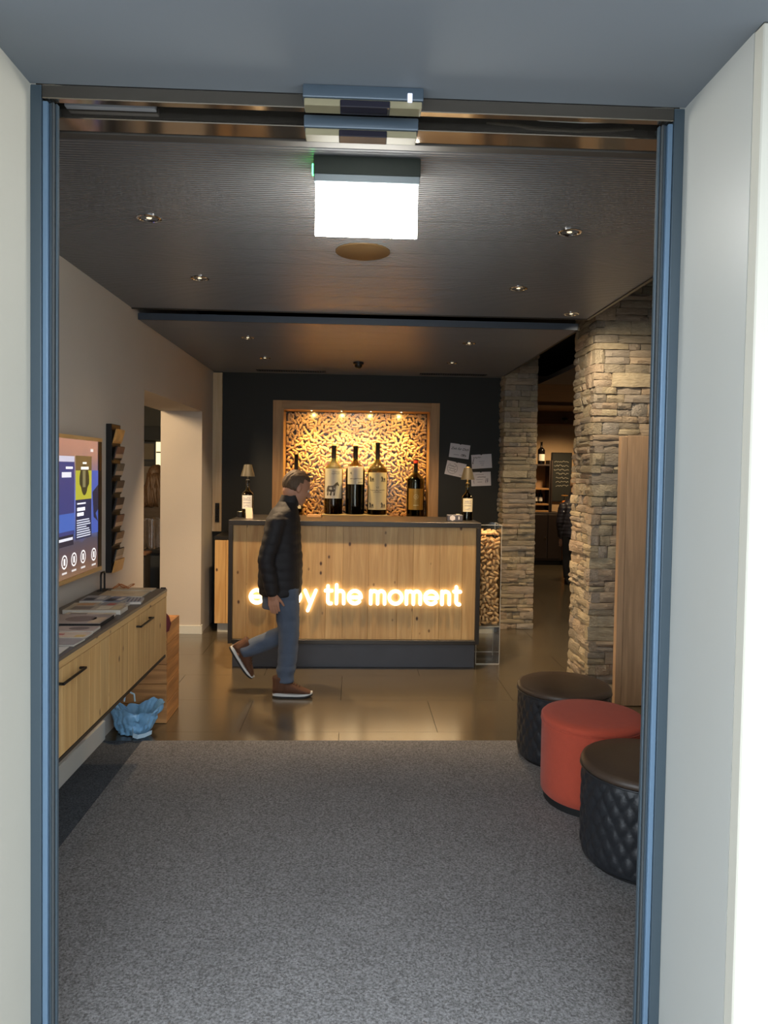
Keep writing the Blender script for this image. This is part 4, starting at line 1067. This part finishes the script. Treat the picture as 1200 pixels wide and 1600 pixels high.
# brochure rack
t = thing('brochure_rack', 'narrow black wall rack holding a column of brochures', 'rack', (LX, 4.375, 0))
B().box(0, .035, 0, .165, 1.0, 1.90, .003).build('back_plate', M_black, t)
M_oakp = wood('rack_wood', 'd0a062', 'b98748', 'Z', .45, False)
pocket_cols = ['c79a5c', '6b4a42', '5b544a', '4b4038', '3c3234', '6a4c44', '5a463c', '6b6258']
for q in range(8):
    zb = 1.795 - q * .104
    p = B().prism([(.037, .008, zb - .01), (.042, .008, zb - .01), (.062, .008, zb + .075), (.057, .008, zb + .075)], (0, .150, 0)).build('pocket', M_black if q else M_oakp, t)
    h = .10 if q else .10
    B().prism([(.045, .014, zb + .002), (.050, .014, zb + .002), (.067, .014, zb + .072), (.062, .014, zb + .072)], (0, .138, 0)).build('flyer', mat('flyer_' + pocket_cols[q], pocket_cols[q], .35, var=.5, vscale=22), p)
    if q: B().prism([(.0502, .016, zb + .004), (.0512, .016, zb + .004), (.0572, .016, zb + .028), (.0562, .016, zb + .028)], (0, .134, 0)).build('flyer_strip', mat('flyer_strip', 'b59c84', .4, var=.15), p)
B().prism([(.037, .004, 1.0), (.050, .004, 1.0), (.066, .004, 1.075), (.055, .004, 1.075)], (0, .157, 0)).build('wooden_foot', M_oakp, t)

# ------------------------------------------------------------------ people
def human(label, fwd, side, torso, head, neck, arms, legs, mats, voxel, jacket_disp=None, hair='short', shoes=True, name='person', hand_curl=0.5, kid=1.0):
    f = Vector(fwd).normalized(); s = Vector(side).normalized(); up = Vector((0, 0, 1))
    t = thing(name, label, 'person')
    def ring(c, rx, ry, n=28, tilt=0.0, sq_=2.4):
        c = Vector(c); out = []
        for k in range(n):
            a = 2 * PI * k / n; ca, sa = math.cos(a), math.sin(a)
            x = math.copysign(abs(ca) ** (2 / sq_), ca) * rx; y = math.copysign(abs(sa) ** (2 / sq_), sa) * ry
            out.append(c + f * x + s * y + up * (x * tilt))
        return out
    # --- bare body : one continuous surface
    b = B()
    b.loft([ring(c, rx - .022, ry - .022) for c, rx, ry in torso])
    hc, hf, hu, hs = Vector(head['c']), Vector(head['f']).normalized(), None, head.get('s', 1.0)
    hr = hf.cross(up).normalized(); hu = hr.cross(hf).normalized()
    Q = Matrix((hf, -hr, hu)).transposed()          # local x=forward, y=left, z=up
    def H(x, y, z): return hc + Q @ Vector((x, y, z)) * hs
    def HE(c, r, sub=3): b.ell(H(*c), tuple(q * hs for q in r), Q, sub)
    HE((-.008, 0, .022), (.098, .076, .092)); HE((.022, 0, -.030), (.070, .064, .082)); HE((.052, 0, -.082), (.034, .040, .030)); HE((-.03, 0, -.04), (.062, .058, .06))
    HE((.088, 0, .012), (.012, .044, .012), 2)
    b.capsule(H(.090, 0, .004), H(.112, 0, -.030), .009 * hs, .0135 * hs, 10)
    for q in (-1, 1):
        HE((.102, q * .009, -.034), (.009, .008, .007), 2); HE((.066, q * .034, -.024), (.022, .02, .018), 2)
        HE((-.012, q * .078, -.012), (.020, .007, .032), 2); HE((-.004, q * .074, -.032), (.010, .008, .012), 2)
    HE((.086, 0, -.060), (.013, .024, .006), 2); HE((.085, 0, -.071), (.013, .021, .007), 2); HE((.076, 0, -.098), (.016, .018, .014), 2)
    b.capsule(Vector(neck), H(-.022, 0, -.045), .056 * hs, .054 * hs)
    for (sh, el, wr, hd, palm) in arms:
        sh, el, wr, hd, palm = (Vector(q) for q in (sh, el, wr, hd, palm))
        b.capsule(sh, el, .046, .038); b.capsule(el, wr, .038, .026)
        hd = hd.normalized(); pn = palm.normalized(); sd = hd.cross(pn).normalized(); ts = 1 if sd.dot(f) > 0 else -1
        b.capsule(wr, wr + hd * .03, .026, .028)
        for q in (-1.5, -.5, .5, 1.5):     # palm
            b.capsule(wr + hd * .02 + sd * q * .012, wr + hd * .085 + sd * q * .0195, .014, .0125, 10)
        for q, L_ in ((-1.5, .068), (-.5, .078), (.5, .074), (1.5, .058)):
            p = wr + hd * .086 + sd * q * .0200; dr = hd.copy(); ang = .35 * hand_curl
            for k in range(3):
                rot = Matrix.Rotation(ang + .45 * hand_curl * k, 3, sd); dn_ = rot @ hd
                p2 = p + dn_ * L_ * (.42, .32, .26)[k]; b.capsule(p, p2, .0092 - k * .0007, .0086 - k * .0008, 8); p = p2
        p = wr + hd * .03 + sd * ts * .026 + pn * .006; dr = (hd * .72 + sd * ts * .42 + pn * .35).normalized()
        for k in range(3):
            p2 = p + dr * (.036, .030, .024)[k]; b.capsule(p, p2, .0125 - k * .0015, .0115 - k * .0015, 8); p = p2; dr = (dr + hd * .35 + pn * .12).normalized()
    for (hip, kn, an, ft) in legs:
        b.capsule(hip, kn, .072, .05); b.capsule(kn, an, .05, .036); b.capsule(an, Vector(an) + Vector(ft).normalized() * .05, .034, .022)
    body = remesh(b, 'body', mats['skin'], voxel, 2, t)
    # --- eyes
    for q in (-1, 1):
        e = B(); e.ell(H(.0765, q * .032, 0.0), (.010 * hs,) * 3, sub=2); eo = e.build('eye', mat('eye_white', 'cfc8c0', .3), body, 180)
    # --- hair
    hb_ = bmesh.new(); bmesh.ops.create_icosphere(hb_, subdivisions=5, radius=1.0)
    kill = []
    for v in hb_.verts:
        p = v.co.copy(); x, y, z = p
        if hair == 'short':
            keep = (z > .42 - .0 * x and x < .80 - .25 * abs(y)) or (x < -.10 and z > -.62) or (x < .12 and abs(y) > .6 and z > .02)
        else:
            keep = (z > .15 and x < .82) or (x < .22)
        if not keep: kill.append(v)
        n_ = noise.noise(Vector((x * 4, y * 9, z * 3))) * .05 + noise.noise(Vector((x * 14, y * 22, z * 9))) * .03
        k = 1.075 + n_
        v.co = Vector((-.008 + x * .098 * k, y * .076 * k * 1.02, .022 + z * .092 * k))
    bmesh.ops.delete(hb_, geom=kill, context='VERTS')
    for v in hb_.verts: v.co = H(*v.co)
    r_ = bmesh.ops.solidify(hb_, geom=hb_.faces[:], thickness=.009)
    hb2 = B(); hb2._merge(hb_)
    if hair == 'long':
        for k in range(26):
            a = -1.35 + 2.7 * k / 25
            px, py = -math.cos(a) * .085, math.sin(a) * .080
            p0 = H(px, py, .02); dr = Vector((0, 0, -1))
            pts = [p0 + dr * (q * .075) - f * (.012 * q) * math.cos(a) + s * (.014 * q * math.sin(a)) + Vector((.008 * math.sin(q * 1.7 + k), .006 * math.cos(q + k * 2), 0)) for q in range(6)]
            hb2.tube(pts, [.024, .026, .026, .024, .018, .006], 8)
    hb2.build('hair', mats['hair'], t, 180)
    # --- jacket
    b = B(); b.loft([ring(c, rx, ry) for c, rx, ry in torso])
    cu = mats.get('cuff', .05)
    for (sh, el, wr, hd, palm) in arms:
        sh, el, wr = Vector(sh), Vector(el), Vector(wr); mid = el.lerp(wr, .93)
        b.capsule(sh, el, mats.get('arm', .066), mats.get('arm', .066) * .86); b.capsule(el, mid, mats.get('arm', .066) * .86, cu)
    jk = remesh(b, 'jacket', mats['jacket'], max(voxel, .009), 4, t, jacket_disp)
    # --- collar
    if mats.get('collar'):
        c0, c1, rx, ry = mats['collar']; b = B()
        b.loft([ring(c0, rx * 1.12, ry * 1.15), ring(c1, rx, ry), ring(c1, rx - .008, ry - .008), ring(c0, rx * 1.12 - .008, ry * 1.15 - .008)], cap=False); b.build('collar', mats['jacket'], jk, 60)
    # --- trousers
    b = B()
    for (hip, kn, an, ft), (r0, r1, r2) in zip(legs, mats['legr']):
        hip, kn, an = Vector(hip), Vector(kn), Vector(an)
        m1_ = hip.lerp(kn, .5); b.capsule(hip, m1_, r0, (r0 + r1) / 2); b.capsule(m1_, kn, (r0 + r1) / 2, r1); m2_ = kn.lerp(an, .45); b.capsule(kn, m2_, r1, r1 * .94); b.cyl(m2_, kn.lerp(an, .95), r1 * .94, r2, 16)
    c, rx, ry = torso[0]; b.loft([ring(Vector(c) + up * q, rx * .88, ry * .86) for q in (-.10, .02, .10)])
    remesh(b, 'trousers', mats['trousers'], max(voxel, .009), 3, t, mats.get('tdisp'))
    return t

M_skin = mat('skin', 'b08066', 0.55, var=.06, vscale=20)
def folds(amp, zf):
    def d_(p, n):
        q = noise.noise(Vector((p.x * 6, p.y * 6, p.z * 14))) * .6 + noise.noise(Vector((p.x * 14, p.y * 14, p.z * 30))) * .4
        return n * (amp * q + amp * .7 * (abs(math.sin(p.z * zf)) - .6))
    return d_
def tfold(p, n): return n * (.006 * noise.noise(Vector((p.x * 9, p.y * 9, p.z * 22))) + (.004 * math.sin(p.z * 70) if p.z < .24 and p.x > -.6 else 0))
def shoe(t, M, cols, boot=True):
    L_ = .285
    secs = [(0.0, .030, .095), (.03, .040, .120), (.09, .044, .128), (.14, .045, .108), (.19, .048, .080), (.235, .046, .062), (.265, .036, .048), (.283, .016, .032)]
    def rg(x, w, h, z0, n=16): return [Vector((x, w * math.cos(2 * PI * k / n), z0 + (h - z0) * (.5 + .5 * math.sin(2 * PI * k / n)) if math.sin(2 * PI * k / n) > 0 else z0 + (h - z0) * .5 * (1 + math.sin(2 * PI * k / n)))) for k in range(n)]
    b = B(); b.loft([rg(x, w, h, .022) for x, w, h in secs])
    if boot: b.loft([[Vector((.058 + (r * 1.15) * math.cos(2 * PI * k / 16) - dx, r * math.sin(2 * PI * k / 16), z)) for k in range(16)] for r, z, dx in ((.050, .05, 0), (.052, .10, -.002), (.053, .150, .002))])
    up_ = remesh(b, 'upper', cols[0], .006, 2, t)
    up_.matrix_basis = M
    def slab(z0, z1, grow, heel):
        n = 28; out = []
        for zz in (z0, z1):
            rg_ = []
            for k in range(n):
                u = 2 * PI * k / n; x = L_ / 2 + (L_ / 2 + grow) * math.cos(u); w = (.040 + .008 * math.cos(u) - (.004 if abs(x - .12) < .04 else 0) + grow) * math.sin(u)
                w = math.copysign(abs(w) ** .8 * (.045 ** .2), w)
                lift = .014 * max(0, (x - .2) / .085) ** 2
                rg_.append(Vector((x, w, zz + lift + (heel * max(0, 1 - x / .12) if zz == z1 else 0))))
            out.append(rg_)
        return out
    a = B().loft(slab(.012, .028, .002, .008)).build('midsole', cols[1], t, 40); a.matrix_basis = M
    a = B().loft(slab(0, .0125, .003, 0)).build('outsole', cols[2], t, 40); a.matrix_basis = M
    for q in range(5):
        a = B().cyl((.115 + q * .019, -.022, .124 - q * .0108), (.115 + q * .019 + .006, .022, .124 - q * .0108), .0028, n=6).build('lace', cols[3], t); a.matrix_basis = M
    return up_

YM = 5.23
mt = dict(skin=M_skin, hair=mat('brown_hair', '54402b', 0.6, var=.4, vscale=90, bump=.4, bscale=200), jacket=mat('black_padded_jacket', '161316', 0.72, var=.2, vscale=8, bump=.25, bscale=50),
          trousers=mat('blue_grey_jeans', '4b5667', 0.85, var=.2, vscale=12, bump=.2, bscale=300), legr=[(.098, .076, .063), (.095, .072, .060)], tdisp=tfold, arm=.068, cuff=.050,
          collar=((-.478, YM, 1.375), (-.452, YM, 1.455), .070, .074))
torso = [((-.522, YM, .735), .148, .185), ((-.524, YM, .80), .160, .195), ((-.524, YM, .90), .160, .20), ((-.520, YM, 1.02), .153, .20), ((-.515, YM, 1.12), .138, .205), ((-.512, YM, 1.22), .130, .215), ((-.506, YM, 1.29), .118, .205), ((-.497, YM, 1.345), .095, .165), ((-.483, YM, 1.385), .078, .105), ((-.472, YM, 1.415), .066, .072)]
man = human('man in black jacket, jeans and brown boots walking past the counter', (1, 0, 0), (0, 1, 0), torso,
    dict(c=(-.412, YM - .005, 1.512), f=(.82, .42, -.36), s=1.03), (-.470, YM, 1.40),
    [((-.535, YM - .190, 1.265), (-.605, YM - .225, 1.01), (-.560, YM - .205, .775), (.14, .05, -1), (.2, 1, 0)),
     ((-.500, YM + .190, 1.265), (-.490, YM + .225, 1.03), (-.470, YM + .205, .80), (.05, 0, -1), (.2, -1, 0))],
    [((-.480, YM - .085, .80), (-.447, YM - .085, .46), (-.475, YM - .085, .095), (1, 0, -.3)), ((-.490, YM + .085, .80), (-.475, YM + .085, .425), (-.826, YM + .085, .278), (.6, 0, -.8))], mt, .006, folds(.006, 48))
M_boot = mat('brown_suede', '53331f', 0.8, var=.2, vscale=30, bump=.2, bscale=120)
M_mid = mat('white_midsole', 'c9c9c6', 0.6); M_out = mat('black_outsole', '151413', 0.7); M_lace = mat('dark_lace', '2b1c12', 0.8)
b1 = bpy.data.objects.new('boot', None); COL.objects.link(b1); b1.parent = man
shoe(b1, Matrix.Translation((-.562, YM - .085, .0005)), (M_boot, M_mid, M_out, M_lace))
b2 = bpy.data.objects.new('boot', None); COL.objects.link(b2); b2.parent = man
xd = Vector((.145, 0, -.225)).normalized(); yd = Vector((0, 1, 0)); zd = xd.cross(yd).normalized()
Mb = Matrix(((xd.x, yd.x, zd.x, -.905), (xd.y, yd.y, zd.y, YM + .085), (xd.z, yd.z, zd.z, .315), (0, 0, 0, 1)))
shoe(b2, Mb, (M_boot, M_mid, M_out, M_lace))

# person behind the far stone pillar (right), seen as a sliver
PX, PY = 3.255, 10.4
mt2 = dict(skin=M_skin, hair=mat('sandy_hair', 'a8825c', 0.6, var=.3, vscale=80), jacket=mat('charcoal_puffer', '262329', 0.45, var=.15, vscale=8), trousers=mat('black_trousers', '0e0e12', 0.9),
           legr=[(.095, .072, .055), (.095, .072, .055)], arm=.075, cuff=.055, collar=((PX, PY, 1.27), (PX, PY, 1.36), .075, .08))
torso2 = [((PX, PY, .70), .13, .18), ((PX, PY, .85), .14, .19), ((PX, PY, 1.0), .135, .19), ((PX, PY, 1.13), .125, .20), ((PX, PY, 1.20), .11, .18), ((PX, PY, 1.26), .08, .11), ((PX, PY, 1.29), .065, .07)]
p2 = human('person in charcoal padded jacket and black trousers half hidden by the near stone pillar', (0.25, 1, 0), (-1, .25, 0), torso2,
    dict(c=(PX + .005, PY, 1.48), f=(.25, 1, -.05), s=1.0), (PX, PY, 1.30),
    [((PX - .175, PY - .02, 1.14), (PX - .215, PY - .01, .92), (PX - .18, PY + .05, .70), (.1, .2, -1), (0, 1, .2)), ((PX + .175, PY + .06, 1.14), (PX + .21, PY + .07, .92), (PX + .18, PY + .12, .70), (0, .2, -1), (0, 1, .2))],
    [((PX - .085, PY, .72), (PX - .09, PY + .02, .42), (PX - .09, PY, .08), (.2, 1, -.2)), ((PX + .085, PY, .72), (PX + .09, PY + .02, .42), (PX + .09, PY, .08), (.2, 1, -.2))], mt2, .011, folds(.006, 60))
for sx_ in (-.09, .09):
    bq = bpy.data.objects.new('shoe', None); COL.objects.link(bq); bq.parent = p2
    shoe(bq, Matrix.Translation((PX + sx_, PY - .07, .0005)) @ Matrix.Rotation(PI / 2 - .2, 4, 'Z'), (M_out, M_out, M_out, M_out))
B().box(-.006, .006, -.004, .004, -.008, .008, .002).build('badge', mat('white_badge', 'd8d8d8', .4), p2).location = (PX - .19, PY - .09, 1.08)

# person in the left room
PX, PY = -2.23, 8.20
mt3 = dict(skin=M_skin, hair=mat('dark_blond_hair', '4f3b28', 0.5, var=.5, vscale=26, bump=.4, bscale=120), jacket=mat('taupe_knit', '4a4138', 0.9, var=.15, vscale=30, bump=.4, bscale=90), trousers=mat('dark_trousers_b', '17171a', 0.9),
           legr=[(.095, .07, .055), (.095, .07, .055)], arm=.060, cuff=.045)
torso3 = [((PX, PY, .80), .115, .165), ((PX, PY, .95), .11, .16), ((PX, PY, 1.08), .11, .165), ((PX, PY, 1.20), .11, .19), ((PX, PY, 1.29), .10, .175), ((PX, PY, 1.345), .075, .11), ((PX, PY, 1.375), .058, .06)]
p3 = human('person with long hair in taupe top behind the bar in the left room', (.45, .9, 0), (-.9, .45, 0), torso3,
    dict(c=(PX + .01, PY + .01, 1.545), f=(.55, .8, -.05), s=1.0), (PX, PY, 1.39),
    [((PX - .15, PY + .07, 1.25), (PX - .21, PY + .12, 1.02), (PX - .10, PY + .30, .98), (.3, 1, 0), (0, 0, -1)), ((PX + .15, PY - .07, 1.25), (PX + .20, PY - .05, 1.02), (PX + .16, PY + .18, .98), (0, 1, 0), (0, 0, -1))],
    [((PX - .08, PY, .80), (PX - .085, PY + .02, .45), (PX - .085, PY, .08), (.4, 1, -.2)), ((PX + .08, PY, .80), (PX + .085, PY + .02, .45), (PX + .085, PY, .08), (.4, 1, -.2))], mt3, .010, folds(.005, 70), hair='long')
for sx_ in (-.085, .085):
    bq = bpy.data.objects.new('shoe', None); COL.objects.link(bq); bq.parent = p3
    shoe(bq, Matrix.Translation((PX + sx_, PY - .07, .0005)) @ Matrix.Rotation(PI / 2 - .3, 4, 'Z'), (M_out, M_out, M_out, M_out), False)

# ------------------------------------------------------------------ left room
struct(B().box(-5.25, -1.89, 10.6, 10.75, 0, 3.1).build('wall_left_room', mat('slate_wall', '5b5e5c', 0.8)), 'grey rear wall of the room on the left', 'wall')
struct(B().box(-1.90, -1.80, 7.66, 10.75, 0, 3.1).build('wall_left_room_side', M_wall), 'beige side wall of the room on the left', 'wall')
struct(B().box(-5.25, -1.89, 4.0, 10.6, 2.66, 2.75).build('ceiling', mat('room_ceiling', '8a8479', 0.8)), 'plain ceiling of the room on the left', 'ceiling')
w = bpy.data.objects.new('window_1', None); COL.objects.link(w); struct(w, 'tall warm lit window in the left room behind the person', 'window')
B().box(-2.89, -2.60, 10.56, 10.60, 1.10, 2.02, .003).build('window_frame', mat('slate_frame', '3c4448', .5), w)
B().box(-2.875, -2.61, 10.552, 10.559, 1.12, 2.0).build('pane', emis('warm_window', (1, .82, .45), 1.5), w)
B().box(-2.87, -2.72, 10.545, 10.5515, 1.84, 1.86).build('glazing_bar', MATS['slate_frame'], w)
tag(B().box(-3.3, -2.4, 10.40, 10.598, 2.02, 2.22, .004).build('dark_beam', mat('dark_blue_beam', '2b3338', .6)), 'dark slate beam above the lit window in the left room', 'beam')
t = thing('picture_frame', 'pale framed picture left of the lit window in the left room', 'picture', (-2.98, 10.595, 1.86))
B().box(-.09, .09, -.02, 0, -.14, .14, .003).build('frame', mat('slate_frame_b', '39424a', .5), t); B().box(-.07, .07, -.0225, -.0205, -.115, .115).build('print', mat('beige_print', '8a8270', .8), t)
t = thing('picture_frame', 'lower pale panel beneath the framed picture in the left room', 'picture', (-2.95, 10.595, 1.52))
B().box(-.12, .12, -.02, 0, -.16, .14, .003).build('frame', MATS['slate_frame_b'], t); B().box(-.105, .105, -.0225, -.0205, -.145, .125).build('print', mat('pale_print', '9d968a', .8), t)
t = thing('bar_counter', 'dark bar counter with glasses in the left room', 'counter', (-2.6, 7.36, 0))
B().box(-.75, .66, 0, .5, .76, .80, .003).build('bar_top', M_black, t); B().box(-.73, .64, .03, .48, 0, .76).build('bar_body', mat('graphite_bar', '22272a', .6), t)
gm = glass('clear_glass', (1, 1, 1), 0.0, 1.45)
gd = B().lathe([(.034, 0), (.036, .006), (.040, .20), (.046, .30), (.0445, .30), (.0385, .20), (.034, .012), (.001, .010)], 20).mesh('carafe_body', gm, 50)
gs = B().lathe([(.040, .298), (.047, .300), (.047, .304), (.040, .304)], 20).mesh('rim', M_chrome, 50)
gl_lab = ['tall clear glass at the wall end of the bar', 'tall clear glass, second on the bar from the passage wall', 'tall clear glass in the middle of the bar row', 'tall clear glass, nearest the white jamb on the bar', 'tall clear glass at the back of the bar row', 'tall clear glass behind the others near the white jamb']
for (x, y), lab in zip(((-2.155, 7.42), (-2.06, 7.43), (-2.01, 7.52), (-1.985, 7.66), (-2.13, 7.56), (-2.075, 7.68)), gl_lab):
    t = thing('drinking_glass', lab, 'glass', (x, y, .8005), group='tall glasses on the bar'); obj('carafe_body', gd, t); obj('rim', gs, t)
t = thing('coffee_grinder', 'white machine panel with black round knob and lever below the glasses', 'coffee machine', (-2.06, 7.0, 0))
B().box(-.13, .06, 0, .22, 0, .02, .003).build('foot', M_black, t)
B().box(-.12, .05, .02, .20, .02, .78, .006).build('casing', M_darkmetal, t)
B().box(-.10, .03, .008, .0195, .40, .735, .003).build('front_panel', mat('white_enamel', 'c9c4b4', .35), t)
B().cyl((-.035, .008, .66), (-.035, -.02, .66), .038, n=20).build('knob', M_black, t, 40)
B().tube([(-.03, -.008, .64), (.0, -.008, .58), (.015, -.008, .52)], .009, 8).build('lever', M_black, t, 60)
B().box(-.09, .02, -.002, .0078, .47, .485, .001).build('drip_bar', M_black, t)
B().box(-.13, .06, .0, .22, .781, .805, .004).build('wooden_lid', wood('walnut', '6b4930', '4d3320', 'X', .5, False), t)
lamp('room_fill_light', 'POINT', (-2.6, 5.7, 2.45), 130, (1, .72, .42), None, shadow_soft_size=.15)  # added out of view to brighten the passage jamb, bar front and person
t = thing('added_lamp_fixture', 'added unseen lamp fixture on the ceiling of the left room', 'lamp', (-2.6, 5.7, 2.45))  # made-up fixture for the added light, hidden behind the left wall
B().cyl((0, 0, .1), (0, 0, .21), .012, n=10).build('stem', M_black, t)
B().lathe([(.03, .10), (.09, .09), (.11, .08)], 20, cap=False).build('shade', M_black, t, 60)

# ------------------------------------------------------------------ far shop on the right
t = thing('shop_cabinet', 'dark low cabinet against the far shop wall', 'cabinet', (3.35, 12.55, 0))
B().box(-.6, .36, 0, .5, .08, .93, .003).build('body', mat('dark_brown_cabinet', '241a16', .6), t)
B().box(-.58, .34, .03, .48, 0, .08).build('plinth', M_dark, t)
for q in range(2): B().box(-.15 + q * .25, .08 + q * .25, -.015, 0, .12, .90, .003).build('door', mat('dark_brown_door', '2b201b', .5), t)
B().box(.04, .06, -.03, -.015, .48, .50).build('handle', M_chrome, t)
t = thing('shop_cabinet', 'low wooden cabinet with orange glow in the far shop', 'cabinet', (3.90, 12.5, 0))
B().box(-.185, .4, 0, .5, .10, .90, .003).build('body', wood('orange_oak', 'b07a40', '8d5c2c', 'X', .5, False), t); B().box(-.18, .4, .03, .48, 0, .10).build('plinth', M_dark, t); B().box(-.19, .41, -.01, .51, .90, .93, .002).build('top', M_oakx, t)
t = thing('wine_shelf', 'dark framed shelf with bottles on the far shop wall', 'shelf', (3.32, 12.75, .932))
for xx in (-.42, .19, .225): B().box(xx, xx + .025, 0, .28, 0, .93, .002).build('upright', mat('dark_brown_wood', '2a1d17', .6), t)
for zz in (.0, .12, .40, .83): B().box(-.395, .19, 0, .28, zz, zz + .03, .002).build('shelf_board', M_oakx if zz < .8 else MATS['dark_brown_wood'], t)
B().box(-.395, .19, .27, .28, 0, .83).build('back_panel', mat('warm_back', '8f7355', .8), t)
def far_bottle(label, x, y, z, h, r):
    t = thing('wine_bottle', label, 'bottle', (x, y, z), group='bottles in the far shop')
    B().lathe(bottle_prof(r, h * .62, h, r * .3), 18).build('glass', mat('far_glass', '0f0c0b', .15), t, 50); arc_patch(r, h * .15, h * .45, -1, 1, 10).build('label', M_lab, t)
far_bottle('dark bottle with white label on top of the far shelf', 3.385, 12.86, 1.7935, .40, .065)
far_bottle('pale bottle at the left on the lower board of the far shelf', 3.30, 12.88, 1.083, .26, .04)
far_bottle('pale bottle at the right on the lower board of the far shelf', 3.39, 12.88, 1.083, .26, .04)
t = thing('chalkboard', 'tall chalkboard with white writing on the far shop wall', 'chalkboard', (3.82, 13.28, 1.65))
B().box(-.135, .25, -.03, 0, -.55, .37, .003).build('frame', M_dark, t); B().box(-.115, .23, -.034, -.0305, -.53, .35).build('board', mat('slate_board', '1d211f', .7), t)
b = B()
for q in range(7):
    for p in scribble(-.05 if q > 2 else -.09, .19, .20 - q * .075, .016, 14, .007, rs): b.poly([Vector((u, -.0346, v)) for u, v in p])
b.build('chalk_writing', mat('chalk', 'a9a79c', .9), t)
t = thing('tiered_stand', 'small lit tiered stand with food on the far cabinet', 'stand', (3.77, 12.66, .932))
B().cyl((0, 0, 0), (0, 0, .34), .008, n=10).build('stem', M_chrome, t)
for zz, r in ((.06, .10), (.16, .08), (.30, .06)): B().lathe([(.01, zz), (r, zz), (r, zz + .012), (.01, zz + .008)], 22).build('tier', mat('amber_glass', 'c08a4a', .2), t, 40)
B().ell((0, 0, .19), (.05, .05, .03), sub=2).build('food', mat('orange_food', 'c9762c', .6), t, 180)
tag(B().box(1.895, 1.945, 7.9, 8.3, 0.0, 1.15, .003).build('wooden_post', M_oakz), 'pale wooden board edge right behind the far stone pillar', 'board')
t = thing('ceiling_spot', 'small black spotlight on the far shop beam', 'spotlight', (3.80, 12.88, 2.62))
B().box(-.05, .05, -.02, .019, -.02, .02, .004).build('mount', M_black, t); B().cyl((0, -.03, 0), (0, -.09, -.05), .03, .034, 14).build('head', M_black, t, 40)
l = lamp('shop_lamp', 'SPOT', (3.7, 12.0, 2.6), 150, (1, .68, .36), None, spot_size=math.radians(120), spot_blend=.8, shadow_soft_size=.1); aim(l, (0, .35, -1))
l = lamp('shop_lamp', 'SPOT', (2.8, 9.6, 2.65), 130, (1, .74, .45), None, spot_size=math.radians(120), spot_blend=.8, shadow_soft_size=.1); aim(l, (0, 0, -1))
l = lamp('shop_lamp', 'SPOT', (2.9, 6.9, 2.68), 90, (1, .74, .45), None, spot_size=math.radians(130), spot_blend=.8, shadow_soft_size=.1); aim(l, (-.25, 0, -1))
